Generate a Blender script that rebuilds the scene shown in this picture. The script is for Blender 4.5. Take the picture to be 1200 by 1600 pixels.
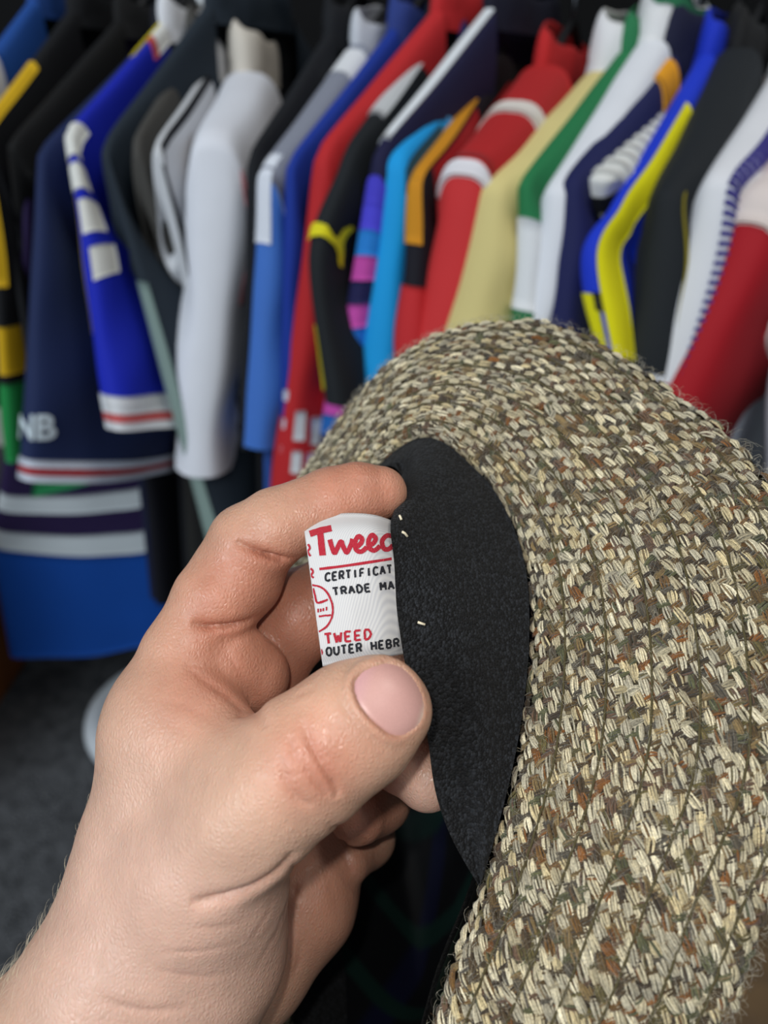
import bpy, bmesh, math, random
import numpy as np
from mathutils import Vector, Matrix

random.seed(7); rng = np.random.default_rng(7)
for o in list(bpy.data.objects): bpy.data.objects.remove(o)
scene = bpy.context.scene
COL = scene.collection

# ------------------------------------------------------------------ camera
FPX = 1177.0                       # focal length in pixels of the 1200x1600 frame
CAM = np.array([0.0, 0.0, 0.85])
PITCH, ROLL = math.radians(30), math.radians(3.5)
_F = np.array([0, math.cos(PITCH), -math.sin(PITCH)])
_U0 = np.array([0, math.sin(PITCH), math.cos(PITCH)]); _R0 = np.array([1.0, 0, 0])
_R = _R0*math.cos(ROLL) + _U0*math.sin(ROLL)
_U = _U0*math.cos(ROLL) - _R0*math.sin(ROLL)
cam = bpy.data.cameras.new('camera'); camo = bpy.data.objects.new('camera', cam); COL.objects.link(camo)
camo.matrix_world = Matrix(((_R[0], _U[0], -_F[0], CAM[0]), (_R[1], _U[1], -_F[1], CAM[1]),
                            (_R[2], _U[2], -_F[2], CAM[2]), (0, 0, 0, 1)))
cam.sensor_fit = 'VERTICAL'; cam.sensor_height = 36.0; cam.lens = FPX/1600*36.0
cam.clip_start = 0.005
cam.dof.use_dof = True; cam.dof.focus_distance = 0.178; cam.dof.aperture_fstop = 10.0
scene.camera = camo

# ------------------------------------------------------------------ light
scene.view_settings.view_transform = 'Standard'
try: scene.view_settings.look = 'None'
except Exception: pass
scene.view_settings.gamma = 1.0
scene.view_settings.use_curve_mapping = False
scene.view_settings.exposure = 0.0
w = bpy.data.worlds.new('room_light'); scene.world = w; w.use_nodes = True
w.node_tree.nodes['Background'].inputs[0].default_value = (0.80, 0.90, 1.0, 1)
w.node_tree.nodes['Background'].inputs[1].default_value = 0.22

def cs(X, Y, Z):                   # camera-space metres (right, up, depth) -> world
    X, Y, Z = np.asarray(X, float), np.asarray(Y, float), np.asarray(Z, float)
    return CAM + X[..., None]*_R + Y[..., None]*_U + Z[..., None]*_F

def area_light(name, loc, target, size, power, col, sy=None):
    l = bpy.data.lights.new(name, 'AREA'); l.energy = power; l.color = col; l.size = size
    if sy: l.shape = 'RECTANGLE'; l.size_y = sy
    o = bpy.data.objects.new(name, l); COL.objects.link(o); o.location = loc
    o.rotation_euler = (Vector(target)-Vector(loc)).to_track_quat('-Z', 'Y').to_euler()
    return o
area_light('window_daylight', (-1.5, -1.3, 1.75), (0.05, 0.6, 0.55), 1.3, 42, (0.86, 0.94, 1.0), 1.3)
area_light('ceiling_lamp', (0.5, 0.1, 2.3), (0.2, 0.5, 0.6), 0.5, 7, (1.0, 0.93, 0.84))
fl = bpy.data.lights.new('phone_flash', 'POINT'); fl.energy = 0.66; fl.color = (1.0, 0.97, 0.92); fl.shadow_soft_size = 0.004
flo = bpy.data.objects.new('phone_flash', fl); COL.objects.link(flo); flo.location = cs(-0.012, 0.016, 0.0)

# ------------------------------------------------------------------ helpers
def lin(c):
    return tuple(((v/255)/12.92 if v/255 <= 0.04045 else ((v/255+0.055)/1.055)**2.4) for v in c)
def ray(px, py): return _F + _R*((px-600)/FPX) - _U*((py-800)/FPX)
def pz(px, py, z): return CAM + ray(px, py)*z                          # pixel + depth -> world
def pcam(px, py, z): return np.array([(px-600)/FPX*z, -(py-800)/FPX*z, z])
def w2c(P): Q = P-CAM; return np.stack([Q@_R, Q@_U, Q@_F], -1)
def on_plane(px, py, a, D):
    r = ray(px, py); t = (D - CAM@a)/(r@a); return CAM + r*t
def on_floor(px, py, h):
    r = ray(px, py); t = (h-CAM[2])/r[2]; return CAM + r*t

def tag(o, label=None, cat=None, group=None, kind=None):
    if label: o['label'] = label
    if cat: o['category'] = cat
    if group: o['group'] = group
    if kind: o['kind'] = kind
    return o
def empty(name, loc):
    o = bpy.data.objects.new(name, None); COL.objects.link(o); o.location = Vector(loc); o.empty_display_size = 0.02
    return o
def mesh_obj(name, V, Fc, mat, parent=None, smooth=True):
    m = bpy.data.meshes.new(name); V = np.asarray(V, float)
    if parent is not None: V = V - np.array(parent_org(parent))
    m.from_pydata(V.tolist(), [], [list(map(int, f)) for f in Fc])
    if smooth: m.polygons.foreach_set('use_smooth', [True]*len(m.polygons))
    m.materials.append(mat); m.update()
    o = bpy.data.objects.new(name, m); COL.objects.link(o)
    if parent is not None: o.parent = parent
    return o
def parent_org(p):
    v = Vector((0, 0, 0))
    while p is not None: v = v + p.location; p = p.parent
    return tuple(v)
def fast_mesh(name, V, Q, mat, parent=None, cols=None, smooth=True):   # numpy quads/tris, (n,4) or (n,3)
    V = np.asarray(V, np.float32); Q = np.asarray(Q, np.int32)
    if parent is not None: V = V - np.array(parent_org(parent), np.float32)
    m = bpy.data.meshes.new(name); k = Q.shape[1]
    m.vertices.add(len(V)); m.vertices.foreach_set('co', V.ravel())
    m.loops.add(Q.size); m.loops.foreach_set('vertex_index', Q.ravel())
    m.polygons.add(len(Q)); m.polygons.foreach_set('loop_start', np.arange(0, Q.size, k, dtype=np.int32))
    m.polygons.foreach_set('use_smooth', np.full(len(Q), smooth))
    if cols is not None:
        ca = m.color_attributes.new('dye', 'FLOAT_COLOR', 'POINT')
        c4 = np.ones((len(V), 4), np.float32); c4[:, :3] = cols
        ca.data.foreach_set('color', c4.ravel())
    m.materials.append(mat); m.update(calc_edges=True); m.validate()
    o = bpy.data.objects.new(name, m); COL.objects.link(o)
    if parent is not None: o.parent = parent
    return o
def grid_quads(nu, nv, wrap_u=False, off=0):   # vertices indexed [v*nu+u]
    us = np.arange(nu if wrap_u else nu-1); vs = np.arange(nv-1)
    U, Vv = np.meshgrid(us, vs); U2 = (U+1) % nu
    return np.stack([Vv*nu+U, Vv*nu+U2, (Vv+1)*nu+U2, (Vv+1)*nu+U], -1).reshape(-1, 4)+off
def tube(P, r, n=10, closed=False, caps=True):
    P = np.asarray(P, float); N = len(P); r = np.broadcast_to(np.asarray(r, float), (N,))
    if closed: T = np.roll(P, -1, 0)-np.roll(P, 1, 0)
    else: T = np.gradient(P, axis=0)
    T /= np.linalg.norm(T, axis=1)[:, None]+1e-12
    ref = np.array([0, 0, 1.0]) if abs(T[0][2]) < 0.9 else np.array([1.0, 0, 0])
    Ns = []; nrm = np.cross(T[0], ref); nrm /= np.linalg.norm(nrm)
    for i in range(N):
        nrm = nrm - T[i]*(nrm@T[i]); nrm /= np.linalg.norm(nrm)+1e-12; Ns.append(nrm)
    Ns = np.array(Ns); B = np.cross(T, Ns)
    a = np.linspace(0, 2*math.pi, n, endpoint=False)
    V = P[:, None]+r[:, None, None]*(np.cos(a)[None, :, None]*Ns[:, None]+np.sin(a)[None, :, None]*B[:, None])
    V = V.reshape(-1, 3); Fc = grid_quads(n, N, True).tolist()
    if closed:
        for k in range(n): Fc.append([(N-1)*n+k, (N-1)*n+(k+1) % n, (k+1) % n, k])
    elif caps: Fc.append(list(range(n))[::-1]); Fc.append([(N-1)*n+k for k in range(n)])
    return V, Fc
def box(c, s, rz=0.0, bev=0.0):
    bm = bmesh.new(); bmesh.ops.create_cube(bm, size=1.0)
    for v in bm.verts: v.co = Vector((v.co.x*s[0], v.co.y*s[1], v.co.z*s[2]))
    if bev > 0: bmesh.ops.bevel(bm, geom=bm.edges[:], offset=bev, segments=2, affect='EDGES')
    bmesh.ops.rotate(bm, verts=bm.verts, cent=(0, 0, 0), matrix=Matrix.Rotation(rz, 3, 'Z'))
    V = np.array([tuple(v.co) for v in bm.verts])+np.array(c); bm.verts.index_update()
    Fc = [[v.index for v in f.verts] for f in bm.faces]; bm.free(); return V, Fc
def catmull(P, n, closed=False):
    P = np.asarray(P, float); N = len(P); out = []
    t = np.linspace(0, N if closed else N-1, n, endpoint=not closed)
    i = np.minimum(t.astype(int), (N if closed else N-1)-1 if not closed else N-1); f = (t-i)[:, None]
    def g(k): return P[k % N] if closed else P[np.clip(k, 0, N-1)]
    p0, p1, p2, p3 = g(i-1), g(i), g(i+1), g(i+2)
    return 0.5*((2*p1)+(-p0+p2)*f+(2*p0-5*p1+4*p2-p3)*f**2+(-p0+3*p1-3*p2+p3)*f**3)

# ------------------------------------------------------------------ materials
def nodes(name):
    m = bpy.data.materials.new(name); m.use_nodes = True; nt = m.node_tree
    return m, nt, nt.nodes['Principled BSDF']
_fab = {}
def fabric(c, rough=0.75, sheen=0.03, bump=0.15, scale=900, name=None, var=0.10):
    key = (tuple(c), rough, bump, scale, var)
    if key in _fab: return _fab[key]
    m, nt, b = nodes(name or 'cloth_%d_%d_%d' % tuple(c)); L = nt.links
    b.inputs['Roughness'].default_value = rough
    b.inputs['Sheen Weight'].default_value = sheen; b.inputs['Sheen Roughness'].default_value = 0.5
    b.inputs['Specular IOR Level'].default_value = 0.3
    tc = nt.nodes.new('ShaderNodeTexCoord')
    n1 = nt.nodes.new('ShaderNodeTexNoise'); n1.inputs['Scale'].default_value = 14; n1.inputs['Detail'].default_value = 3
    L.new(tc.outputs['Object'], n1.inputs['Vector'])
    mix = nt.nodes.new('ShaderNodeMix'); mix.data_type = 'RGBA'
    lc = lin(c); lc = tuple(v*(0.55 if max(c) < 56 else 0.72 if max(c) < 96 else 1.0) for v in lc)
    mix.inputs[6].default_value = (*[v*(1-var) for v in lc], 1); mix.inputs[7].default_value = (*[min(1, v*(1+var)) for v in lc], 1)
    L.new(n1.outputs['Fac'], mix.inputs[0]); L.new(mix.outputs[2], b.inputs['Base Color'])
    n2 = nt.nodes.new('ShaderNodeTexNoise'); n2.inputs['Scale'].default_value = scale
    L.new(tc.outputs['Object'], n2.inputs['Vector'])
    bp = nt.nodes.new('ShaderNodeBump'); bp.inputs['Strength'].default_value = bump; bp.inputs['Distance'].default_value = 0.001
    L.new(n2.outputs['Fac'], bp.inputs['Height']); L.new(bp.outputs[0], b.inputs['Normal'])
    _fab[key] = m; return m
def plain(name, c, rough=0.5, metal=0.0, spec=0.5):
    m, nt, b = nodes(name); b.inputs['Base Color'].default_value = (*lin(c), 1)
    b.inputs['Roughness'].default_value = rough; b.inputs['Metallic'].default_value = metal
    b.inputs['Specular IOR Level'].default_value = spec
    n2 = nt.nodes.new('ShaderNodeTexNoise'); n2.inputs['Scale'].default_value = 60
    mr = nt.nodes.new('ShaderNodeMapRange'); mr.inputs[3].default_value = max(0, rough-0.06); mr.inputs[4].default_value = min(1, rough+0.06)
    nt.links.new(n2.outputs['Fac'], mr.inputs[0]); nt.links.new(mr.outputs[0], b.inputs['Roughness'])
    return m

def carpet_mat():
    m, nt, b = nodes('grey_carpet'); L = nt.links
    tc = nt.nodes.new('ShaderNodeTexCoord')
    n = nt.nodes.new('ShaderNodeTexNoise'); n.inputs['Scale'].default_value = 45; n.inputs['Detail'].default_value = 6
    n.inputs['Roughness'].default_value = 0.75
    L.new(tc.outputs['Object'], n.inputs['Vector'])
    cr = nt.nodes.new('ShaderNodeValToRGB'); cr.color_ramp.elements[0].position = 0.30; cr.color_ramp.elements[1].position = 0.72
    cr.color_ramp.elements[0].color = (*lin((58, 60, 62)), 1); cr.color_ramp.elements[1].color = (*lin((112, 114, 118)), 1)
    L.new(n.outputs['Fac'], cr.inputs[0]); L.new(cr.outputs[0], b.inputs['Base Color'])
    b.inputs['Roughness'].default_value = 0.95; b.inputs['Specular IOR Level'].default_value = 0.1
    n2 = nt.nodes.new('ShaderNodeTexNoise'); n2.inputs['Scale'].default_value = 260; n2.inputs['Detail'].default_value = 4
    L.new(tc.outputs['Object'], n2.inputs['Vector'])
    bp = nt.nodes.new('ShaderNodeBump'); bp.inputs['Strength'].default_value = 1.0; bp.inputs['Distance'].default_value = 0.006
    L.new(n2.outputs['Fac'], bp.inputs['Height']); L.new(bp.outputs[0], b.inputs['Normal'])
    return m
def wood_mat():
    m, nt, b = nodes('brown_wood'); L = nt.links
    tc = nt.nodes.new('ShaderNodeTexCoord'); mp = nt.nodes.new('ShaderNodeMapping'); mp.inputs['Scale'].default_value = (18, 18, 1.6)
    L.new(tc.outputs['Object'], mp.inputs[0])
    n = nt.nodes.new('ShaderNodeTexNoise'); n.inputs['Scale'].default_value = 4; n.inputs['Detail'].default_value = 6; n.inputs['Distortion'].default_value = 1.2
    L.new(mp.outputs[0], n.inputs['Vector'])
    cr = nt.nodes.new('ShaderNodeValToRGB'); cr.color_ramp.elements[0].color = (*lin((82, 42, 14)), 1); cr.color_ramp.elements[1].color = (*lin((150, 86, 34)), 1)
    L.new(n.outputs['Fac'], cr.inputs[0]); L.new(cr.outputs[0], b.inputs['Base Color']); b.inputs['Roughness'].default_value = 0.45
    return m

# ------------------------------------------------------------------ the room
V, Fc = box((0, 0.4, -0.02), (6, 5, 0.04)); fo = mesh_obj('floor', V, Fc, carpet_mat(), smooth=False)
tag(fo, 'dark grey mottled carpet under the clothes rack', 'floor', kind='structure')
V, Fc = box((0, 1.75, 1.2), (6, 0.1, 2.48)); wo = mesh_obj('wall_back', V, Fc, fabric((20, 20, 22), 0.9, 0, 0.1, 200, 'wall_shade_colour', 0.03), smooth=False)  # near-black colour stands in for the shade between the packed hangers
tag(wo, 'plain wall behind the packed clothes rack, coloured near-black for shade', 'wall', kind='structure')
V, Fc = box((0, 1.69, 0.05), (6, 0.02, 0.10), bev=0.004); bo = mesh_obj('baseboard_back', V, Fc, plain('baseboard_paint', (200, 198, 192), 0.5), smooth=False)
tag(bo, 'white skirting board along the back wall', 'baseboard', kind='structure')

# ------------------------------------------------------------------ clothes rack
YA = math.radians(18)
RD = np.array([math.cos(YA), -math.sin(YA), 0]); AW = np.array([math.sin(YA), math.cos(YA), 0]); UP = np.array([0, 0, 1.0])
D0 = 0.58; DC = D0+0.14; DR = D0+0.205
RAILZ = 0.985
white_metal = plain('white_enamel_tube', (215, 222, 228), 0.35)
rail0 = AW*DR                                   # foot of the rail line
Rb = 0.11; BASEA = DR-Rb                         # the floor loop reaches forward of the rail
def _lpx(sl):
    P = np.array([RD*(sl+Rb+Rb*math.cos(a))+AW*(BASEA+Rb*math.sin(a))+UP*0.02 for a in np.linspace(1.6, 4.6, 40)])
    Q = w2c(P); return (600+Q[:, 0]/Q[:, 2]*FPX).min()
s_left = min(np.linspace(-0.9, -0.3, 240), key=lambda q: abs(_lpx(q)-150))
S0, S1 = s_left+Rb+0.05, 1.16+Rb+0.05
rk = empty('clothes_rack', rail0+RD*S0)
tag(rk, 'white tubular clothes rack carrying the row of hung shirts, its rounded foot on the carpet', 'clothes rack')
V, Fc = tube([rail0+RD*s+UP*RAILZ for s in (-0.85, 0.0, 1.4)], 0.0125, 14); mesh_obj('rail', V, Fc, white_metal, rk)
for s in (S0, S1):
    V, Fc = tube([rail0+RD*s+UP*z for z in (0.02, 0.5, RAILZ-0.012)], 0.0135, 14); mesh_obj('upright', V, Fc, white_metal, rk)
for sa in (s_left, 1.16):                         # a rounded floor loop under each upright
    pts = [RD*(sa+Rb+Rb*math.cos(a))+AW*(BASEA+Rb*math.sin(a))+UP*0.02 for a in np.linspace(math.pi/2, 3*math.pi/2, 20)]
    pts += [RD*(sa+Rb+0.10+Rb*math.cos(a))+AW*(BASEA+Rb*math.sin(a))+UP*0.02 for a in np.linspace(-math.pi/2, math.pi/2, 20)]
    V, Fc = tube(pts, 0.0165, 14, closed=True); mesh_obj('base_loop', V, Fc, white_metal, rk)
for s in (S0, S1):
    V, Fc = tube([RD*s+AW*(BASEA+a)+UP*0.02 for a in (-Rb, 0, Rb)], 0.012, 12); mesh_obj('cross_bar', V, Fc, white_metal, rk)

# brown cabinet at the far left
cb = on_floor(42, 1036, 0.0); cw, cd, ch = 0.46, 0.36, 0.42
wm = wood_mat(); cb = cb-np.array([0, cd, 0]); ce = empty('wooden_cabinet', (cb[0]-cw/2, cb[1]+cd/2, 0))
tag(ce, 'brown wooden cabinet standing on the carpet at the far left', 'cabinet')
V, Fc = box((cb[0]-cw/2, cb[1]+cd/2, ch/2), (cw, cd, ch), bev=0.004); mesh_obj('body', V, Fc, wm, ce, False)
V, Fc = box((cb[0]-cw/2, cb[1]+cd/2, ch+0.01), (cw+0.02, cd+0.02, 0.02), bev=0.004); mesh_obj('top', V, Fc, wm, ce, False)
for k in (0, 1):
    V, Fc = box((cb[0]-cw*(0.26+0.48*k), cb[1]-0.008, ch/2), (cw*0.46, 0.018, ch-0.06), bev=0.004); d_ = mesh_obj('door', V, Fc, wm, ce, False)
    V, Fc = tube([np.array([cb[0]-cw*(0.44+0.12*k), cb[1]-0.017-t, ch*0.6]) for t in (0, 0.008, 0.018, 0.022)], [0.005, 0.005, 0.010, 0.006], 10)
    mesh_obj('knob', V, Fc, plain('brass_knob', (150, 120, 60), 0.3, 1.0), d_)

# brown shaggy rug on the carpet, under the hat
rc = on_floor(1190, 1560, 0.0); rv = []; nr_, na_ = 14, 60
for i in range(nr_):
    for j in range(na_):
        f = i/(nr_-1); a_ = 2*math.pi*j/na_
        rr = f*(0.30+0.015*math.sin(5*a_)+0.01*math.sin(9*a_+1)); h = 0.03*(1-f**6)+0.006*math.sin(7*a_+20*f)*f*(1-f)*4
        rv.append((rc[0]+0.06+rr*math.cos(a_)*1.2, rc[1]+rr*math.sin(a_), 0.001+h))
rug_m = fabric((112, 88, 60), 0.95, 0.2, 1.0, 220, 'brown_shag', 0.5)
ro = fast_mesh('shaggy_rug', np.array(rv), grid_quads(na_, nr_, True), rug_m); tag(ro, 'brown shaggy rug on the carpet at the bottom right corner', 'rug')

# ------------------------------------------------------------------ shirts on hangers
hang_mat = plain('black_hanger_plastic', (16, 16, 18), 0.35)
hook_mat = plain('hanger_hook_steel', (60, 62, 66), 0.3, 0.9)

class Shirt:
    """garment on a hanger; T shoulder tip, C collar base (near side), H sleeve end, all world points"""
    def __init__(s, T, C, H, hem=0.30, seed=0, th=0.012, Lh=0.13, Lc=0.10, tc=0.010, fold=1.0, bodyw=0.19, bt=0.011, out=0.02, M=None, ch=0.034, cn=0.018, swing=0.0):
        s.swing = swing
        s.T, s.C, s.H = on_plane(*T, AW, D0), on_plane(*C, AW, DC), on_plane(*H, AW, D0-out); s.ch, s.cn = ch, cn
        d = s.C-s.T; d[2] = 0; s.d = d/np.linalg.norm(d); s.n = np.cross(s.d, UP)
        t = (DR-s.C@AW)/(s.d@AW); s.N = s.C+s.d*t          # neck centre on the rail line
        s.hem, s.th, s.Lh, s.Lc, s.tc, s.fold, s.bodyw, s.bt = hem, th, Lh, Lc, tc, fold, bodyw, bt
        r = np.random.default_rng(seed+100); s.ph = r.uniform(0, 6.28, 8); s.fr = r.uniform(0.7, 1.3, 8)
        A = s.C; P1 = s.C+(s.T-s.C)*0.5; P2 = s.C+(s.T-s.C)*0.90; P3 = s.T+(s.H-s.T)*0.06; P4 = s.T+(s.H-s.T)*0.5 if M is None else on_plane(*M, AW, D0-out*0.6)
        if M is not None: P3 = s.T+(P4-s.T)*0.2
        mid = (s.T*2+P2+P3)/4
        s.path = catmull([A, P1, P2, mid, P3, P4, s.H], 120)
        L = np.r_[0, np.cumsum(np.linalg.norm(np.diff(s.path, axis=0), axis=1))]; s.len = L[-1]; s.vv = L/L[-1]
        k = np.argmin(np.linalg.norm(s.path-mid, axis=1)); s.vT = s.vv[k]
    def E(s, v): return np.stack([np.interp(v, s.vv, s.path[:, k]) for k in range(3)], -1)
    def sleeve(s, u, v, far=False, off=0.0):
        u, v = np.broadcast_arrays(np.asarray(u, float), np.asarray(v, float))
        E = s.E(v); x = np.clip((v-s.vT*0.75)/(0.5*(1-s.vT)+0.25*s.vT), 0, 1); x = x*x*(3-2*x)
        tx = s.H-s.T; tx = tx/np.linalg.norm(tx); inw = s.d-tx*(s.d@tx); inw /= np.linalg.norm(inw)
        Fd = (-UP)*(1-x)[..., None]+inw*x[..., None]; Fd /= np.linalg.norm(Fd, axis=-1)[..., None]
        L = s.Lc+(s.Lh-s.Lc)*x
        y = np.clip((v-s.vT)/(1-s.vT), 0, 1); t = s.tc*(1-y)+s.th*y
        t = t*(1-0.45*np.exp(-((v-s.vT)/0.10)**2)*0.5)
        sn = np.sin(u); prof = np.sign(sn)*np.abs(sn)**0.65
        a = (0.5-0.5*np.cos(u))
        side = s.fold*(0.0045*np.sin(9*s.fr[0]*v+s.ph[0]+2.0*a)+0.003*np.sin(17*s.fr[1]*v+s.ph[1]+9*a*s.fr[2]))*(0.3+y)*(0.15+a)
        ruff = s.fold*0.0028*np.sin(23*s.fr[3]*v+s.ph[3]+5*a)*np.abs(sn)*(0.2+y)
        p = E+Fd*(L*a)[..., None]+s.n*(t*0.85+(t+off)*prof+side+ruff*np.sign(sn))[..., None]
        if off: p = p-Fd*(off*np.cos(u))[..., None]
        return s.mirror(p) if far else p
    def mirror(s, p):
        q = (p-s.N)@s.d; return p-2*q[..., None]*s.d
    def body(s, u, v, off=0.0):
        u, v = np.broadcast_arrays(np.asarray(u, float), np.asarray(v, float))
        hw = s.bodyw+0.02*v; a = -hw*np.cos(u)
        aT, aC = -(s.T-s.N)@s.d, 0.06
        ztop = np.interp(np.abs(a), [aC, max(aT, aC+0.02)], [s.C[2]-0.012, s.T[2]-0.03])
        z = ztop+(s.hem-ztop)*v
        sn = np.sin(u); prof = np.sign(sn)*np.abs(sn)**0.55
        t = s.bt*(0.6+0.7*v)
        side = s.fold*(0.007*np.sin(38*s.fr[4]*a+s.ph[4])+0.004*np.sin(71*s.fr[5]*a+s.ph[5]+2*v))*(0.15+v)
        near = np.clip((-0.03-a)/0.17, 0, 1.2)**1.3*np.clip(v*1.4, 0, 1)**1.2; side = side-s.swing*near
        z = z+0.012*np.sin(20*a+s.ph[6])*v**4
        p = s.N*np.array([1, 1, 0])+s.d*(a-off*np.cos(u))[..., None]+s.n*((t+off)*prof+side)[..., None]+UP*z[..., None]
        return p
    def collar(s, u, v, off=0.0):
        u, v = np.broadcast_arrays(np.asarray(u, float), np.asarray(v, float))
        aC = abs((s.C-s.N)@s.d)
        f = np.clip(v/0.55, 0, 1); g = np.clip((v-0.55)/0.45, 0, 1)
        lean = -0.016*f+0.014*g*(2-g)*0.9; fo = min(s.fold, 0.7); wob = 0.0022*fo*np.sin(5*u+s.ph[2])*f+0.0015*fo*np.sin(11*u+s.ph[5])*g
        a = -(aC+0.004+lean+off)*np.cos(u); n = (s.cn+0.003*np.cos(u)**2+lean*0.45+wob+off)*np.sin(u)+s.tc*0.7
        z = s.C[2]-0.014+s.ch*(1.1*np.sin(f*1.5708)-0.75*g*g)-0.010*np.sin(u)*f+wob
        return s.N*np.array([1, 1, 0])+s.d*a[..., None]+s.n*n[..., None]+UP*z[..., None]

def surf(name, fn, mat, parent, nu, nv, u0=0, u1=2*math.pi, v0=0.0, v1=1.0, wrap=True, **kw):
    u = np.linspace(u0, u1, nu, endpoint=not wrap); v = np.linspace(v0, v1, nv)
    Ug, Vg = np.meshgrid(u, v); P = fn(Ug, Vg, **kw)
    return fast_mesh(name, P.reshape(-1, 3), grid_quads(nu, nv, wrap), mat, parent)
def patch(name, fn, mat, parent, u0, u1, v0, v1, nu=16, nv=16, off=0.0012, skew=0.0, **kw):
    u = np.linspace(u0, u1, nu); v = np.linspace(0, 1, nv); Ug, Vg = np.meshgrid(u, v)
    f0 = v0(Ug) if callable(v0) else v0; f1 = v1(Ug) if callable(v1) else v1
    Vv = f0+(f1-f0)*Vg+skew*(Ug-u0)
    P = fn(Ug, Vv, off=off, **kw); P2 = fn(Ug, Vv, off=off-0.0022, **kw)
    n = nu*nv; Q = grid_quads(nu, nv); V = np.concatenate([P.reshape(-1, 3), P2.reshape(-1, 3)])
    ring = list(range(nu))+[k*nu+nu-1 for k in range(1, nv)]+[(nv-1)*nu+k for k in range(nu-2, -1, -1)]+[k*nu for k in range(nv-2, 0, -1)]
    side = [[ring[i], ring[(i+1) % len(ring)], ring[(i+1) % len(ring)]+n, ring[i]+n] for i in range(len(ring))]
    return fast_mesh(name, V, np.concatenate([Q, Q[:, ::-1]+n, np.array(side)]), mat, parent)

hang_n = 0
def hanger(s, label):
    e = empty('clothes_hanger', s.N*np.array([1, 1, 0])+UP*s.C[2])
    tag(e, label, 'hanger', 'black hangers along the rack rail')
    z = s.C[2]; half = abs((s.T-s.N)@s.d)-0.015; drop = s.C[2]-s.T[2]
    base = s.N*np.array([1, 1, 0])
    base = base+s.n*s.tc*0.8
    P = [base+s.d*a+UP*np.interp(abs(a), [0, 0.03, 0.065, half], [z+0.035, z+0.018, z-0.018, s.T[2]-0.028]) for a in np.linspace(-half, half, 31)]
    V, Fc = tube(P, 0.0042, 8); mesh_obj('shoulder_arm', V, Fc, hang_mat, e)
    V, Fc = tube([base+s.d*a+UP*(z-0.05-drop) for a in np.linspace(-half*0.92, half*0.92, 5)], 0.003, 8); mesh_obj('trouser_bar', V, Fc, hang_mat, e)
    hk = [base+UP*(z+0.03), base+UP*(z+0.05)]
    top = RAILZ+0.0125
    hk += [base+UP*(RAILZ-0.02)+AW*0.004]
    for a in np.linspace(-0.1, math.pi*1.05, 12): hk.append(base+UP*(RAILZ+0.0*a+0.016*math.sin(a))+AW*(0.016*math.cos(a)))
    V, Fc = tube(hk, 0.0026, 8); mesh_obj('hook', V, Fc, hook_mat, e)

def shirt(name, label, T, C, H, body, sleeve=None, collar=None, cat='shirt', hlabel=None, hem=None, seed=0, **kw):
    if hem is None: hem = 0.85-0.60
    s = Shirt(T, C, H, hem=hem, seed=seed, **kw)
    e = empty(name, s.N*np.array([1, 1, 0])+UP*hem); tag(e, label, cat, 'shirts hanging on the rack')
    sleeve = sleeve or body; collar = collar or sleeve
    bm_, sm, cm = [fabric(c) for c in (body, sleeve, collar)]
    s.e = e
    s.b = surf('body', s.body, bm_, e, 56, 34)
    s.sl = surf('sleeve', s.sleeve, sm, e, 36, 64)
    s.sl2 = surf('sleeve', s.sleeve, sm, e, 28, 32, far=True)
    s.co = surf('collar', s.collar, cm, e, 40, 14)
    hw = label.split()[:11]
    while hw[-1].strip(',') in ('and', 'with', 'a', 'an', 'the', 'of', 'its', 'in', 'on', 'to', 'by', 'at', 'round', 'below', 'between', 'low', 'second', 'from', 'right', 'left', 'down', 'white,', 'narrow', 'pale', 'plain'): hw.pop()
    hanger(s, hlabel or 'black hanger inside the '+' '.join(hw).rstrip(','))
    return s
PI = math.pi
def sp(s, c, u0, u1, v0, v1, name='stripe', nu=14, nv=24, off=0.0012, **kw):   # patch on the near sleeve, sub-part
    return patch(name, s.sleeve, fabric(c), s.sl, u0, u1, v0, v1, nu, nv, off, **kw)
def cuff(s, cols, v0=0.93, v1=1.0):
    n = len(cols); h = (v1-v0)/n
    for k, c in enumerate(cols):
        patch('cuff_band', s.sleeve, fabric(c), s.sl, 0, 2*PI, v0+k*h, v0+(k+1)*h+0.001, 40, 4, 0.0014)

BLACK = (17, 18, 21); NAVY = (24, 36, 78); WHITE = (226, 228, 234); ROYAL = (14, 34, 178)
# --- far left
s = shirt('football_shirt', 'white, green and blue shirt cut off by the left edge at the top', (-75, 150), (38, 0), (-70, 600), (30, 60, 40), WHITE, (30, 70, 140), hem=0.5, seed=1)
sp(s, (32, 110, 62), -0.8, 2.6, 0.50, 0.62, 'green_band'); sp(s, (196, 70, 60), -0.8, 2.6, 0.42, 0.47, 'red_band'); sp(s, (30, 80, 160), -0.8, 2.6, 0.0, 0.22, 'blue_band')
s = shirt('track_top', 'black top with a thin yellow shoulder piping, second from the left edge', (-38, 200), (98, 15), (2, 720), (22, 24, 30), hem=0.5, seed=2)
sp(s, (214, 170, 20), -0.35, 0.5, 0.16, 0.62, 'yellow_piping', 8)
sp(s, (214, 170, 20), -0.6, 2.6, 0.70, 0.80, 'yellow_band'); sp(s, (30, 140, 70), -0.6, 2.6, 0.82, 1.0, 'green_band')
s2 = shirt('rugby_shirt', 'long purple and blue shirt with two white hoops low at the left edge', (5, 222), (172, 32), (25, 470), (50, 34, 84), (12, 12, 14), (20, 20, 22), hem=0.125, seed=3, bt=0.014, swing=0.16, out=-0.04, fold=0.6)
hoop = lambda b: (lambda u: b+0.075*np.clip(u/1.1, 0, 1)**1.2)
for v0, v1 in ((0.575, 0.615), (0.665, 0.71)): patch('white_hoop', s2.body, fabric((214, 222, 226)), s2.b, 0.0, PI, hoop(v0), hoop(v1), 60, 8, 0.0012)
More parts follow.
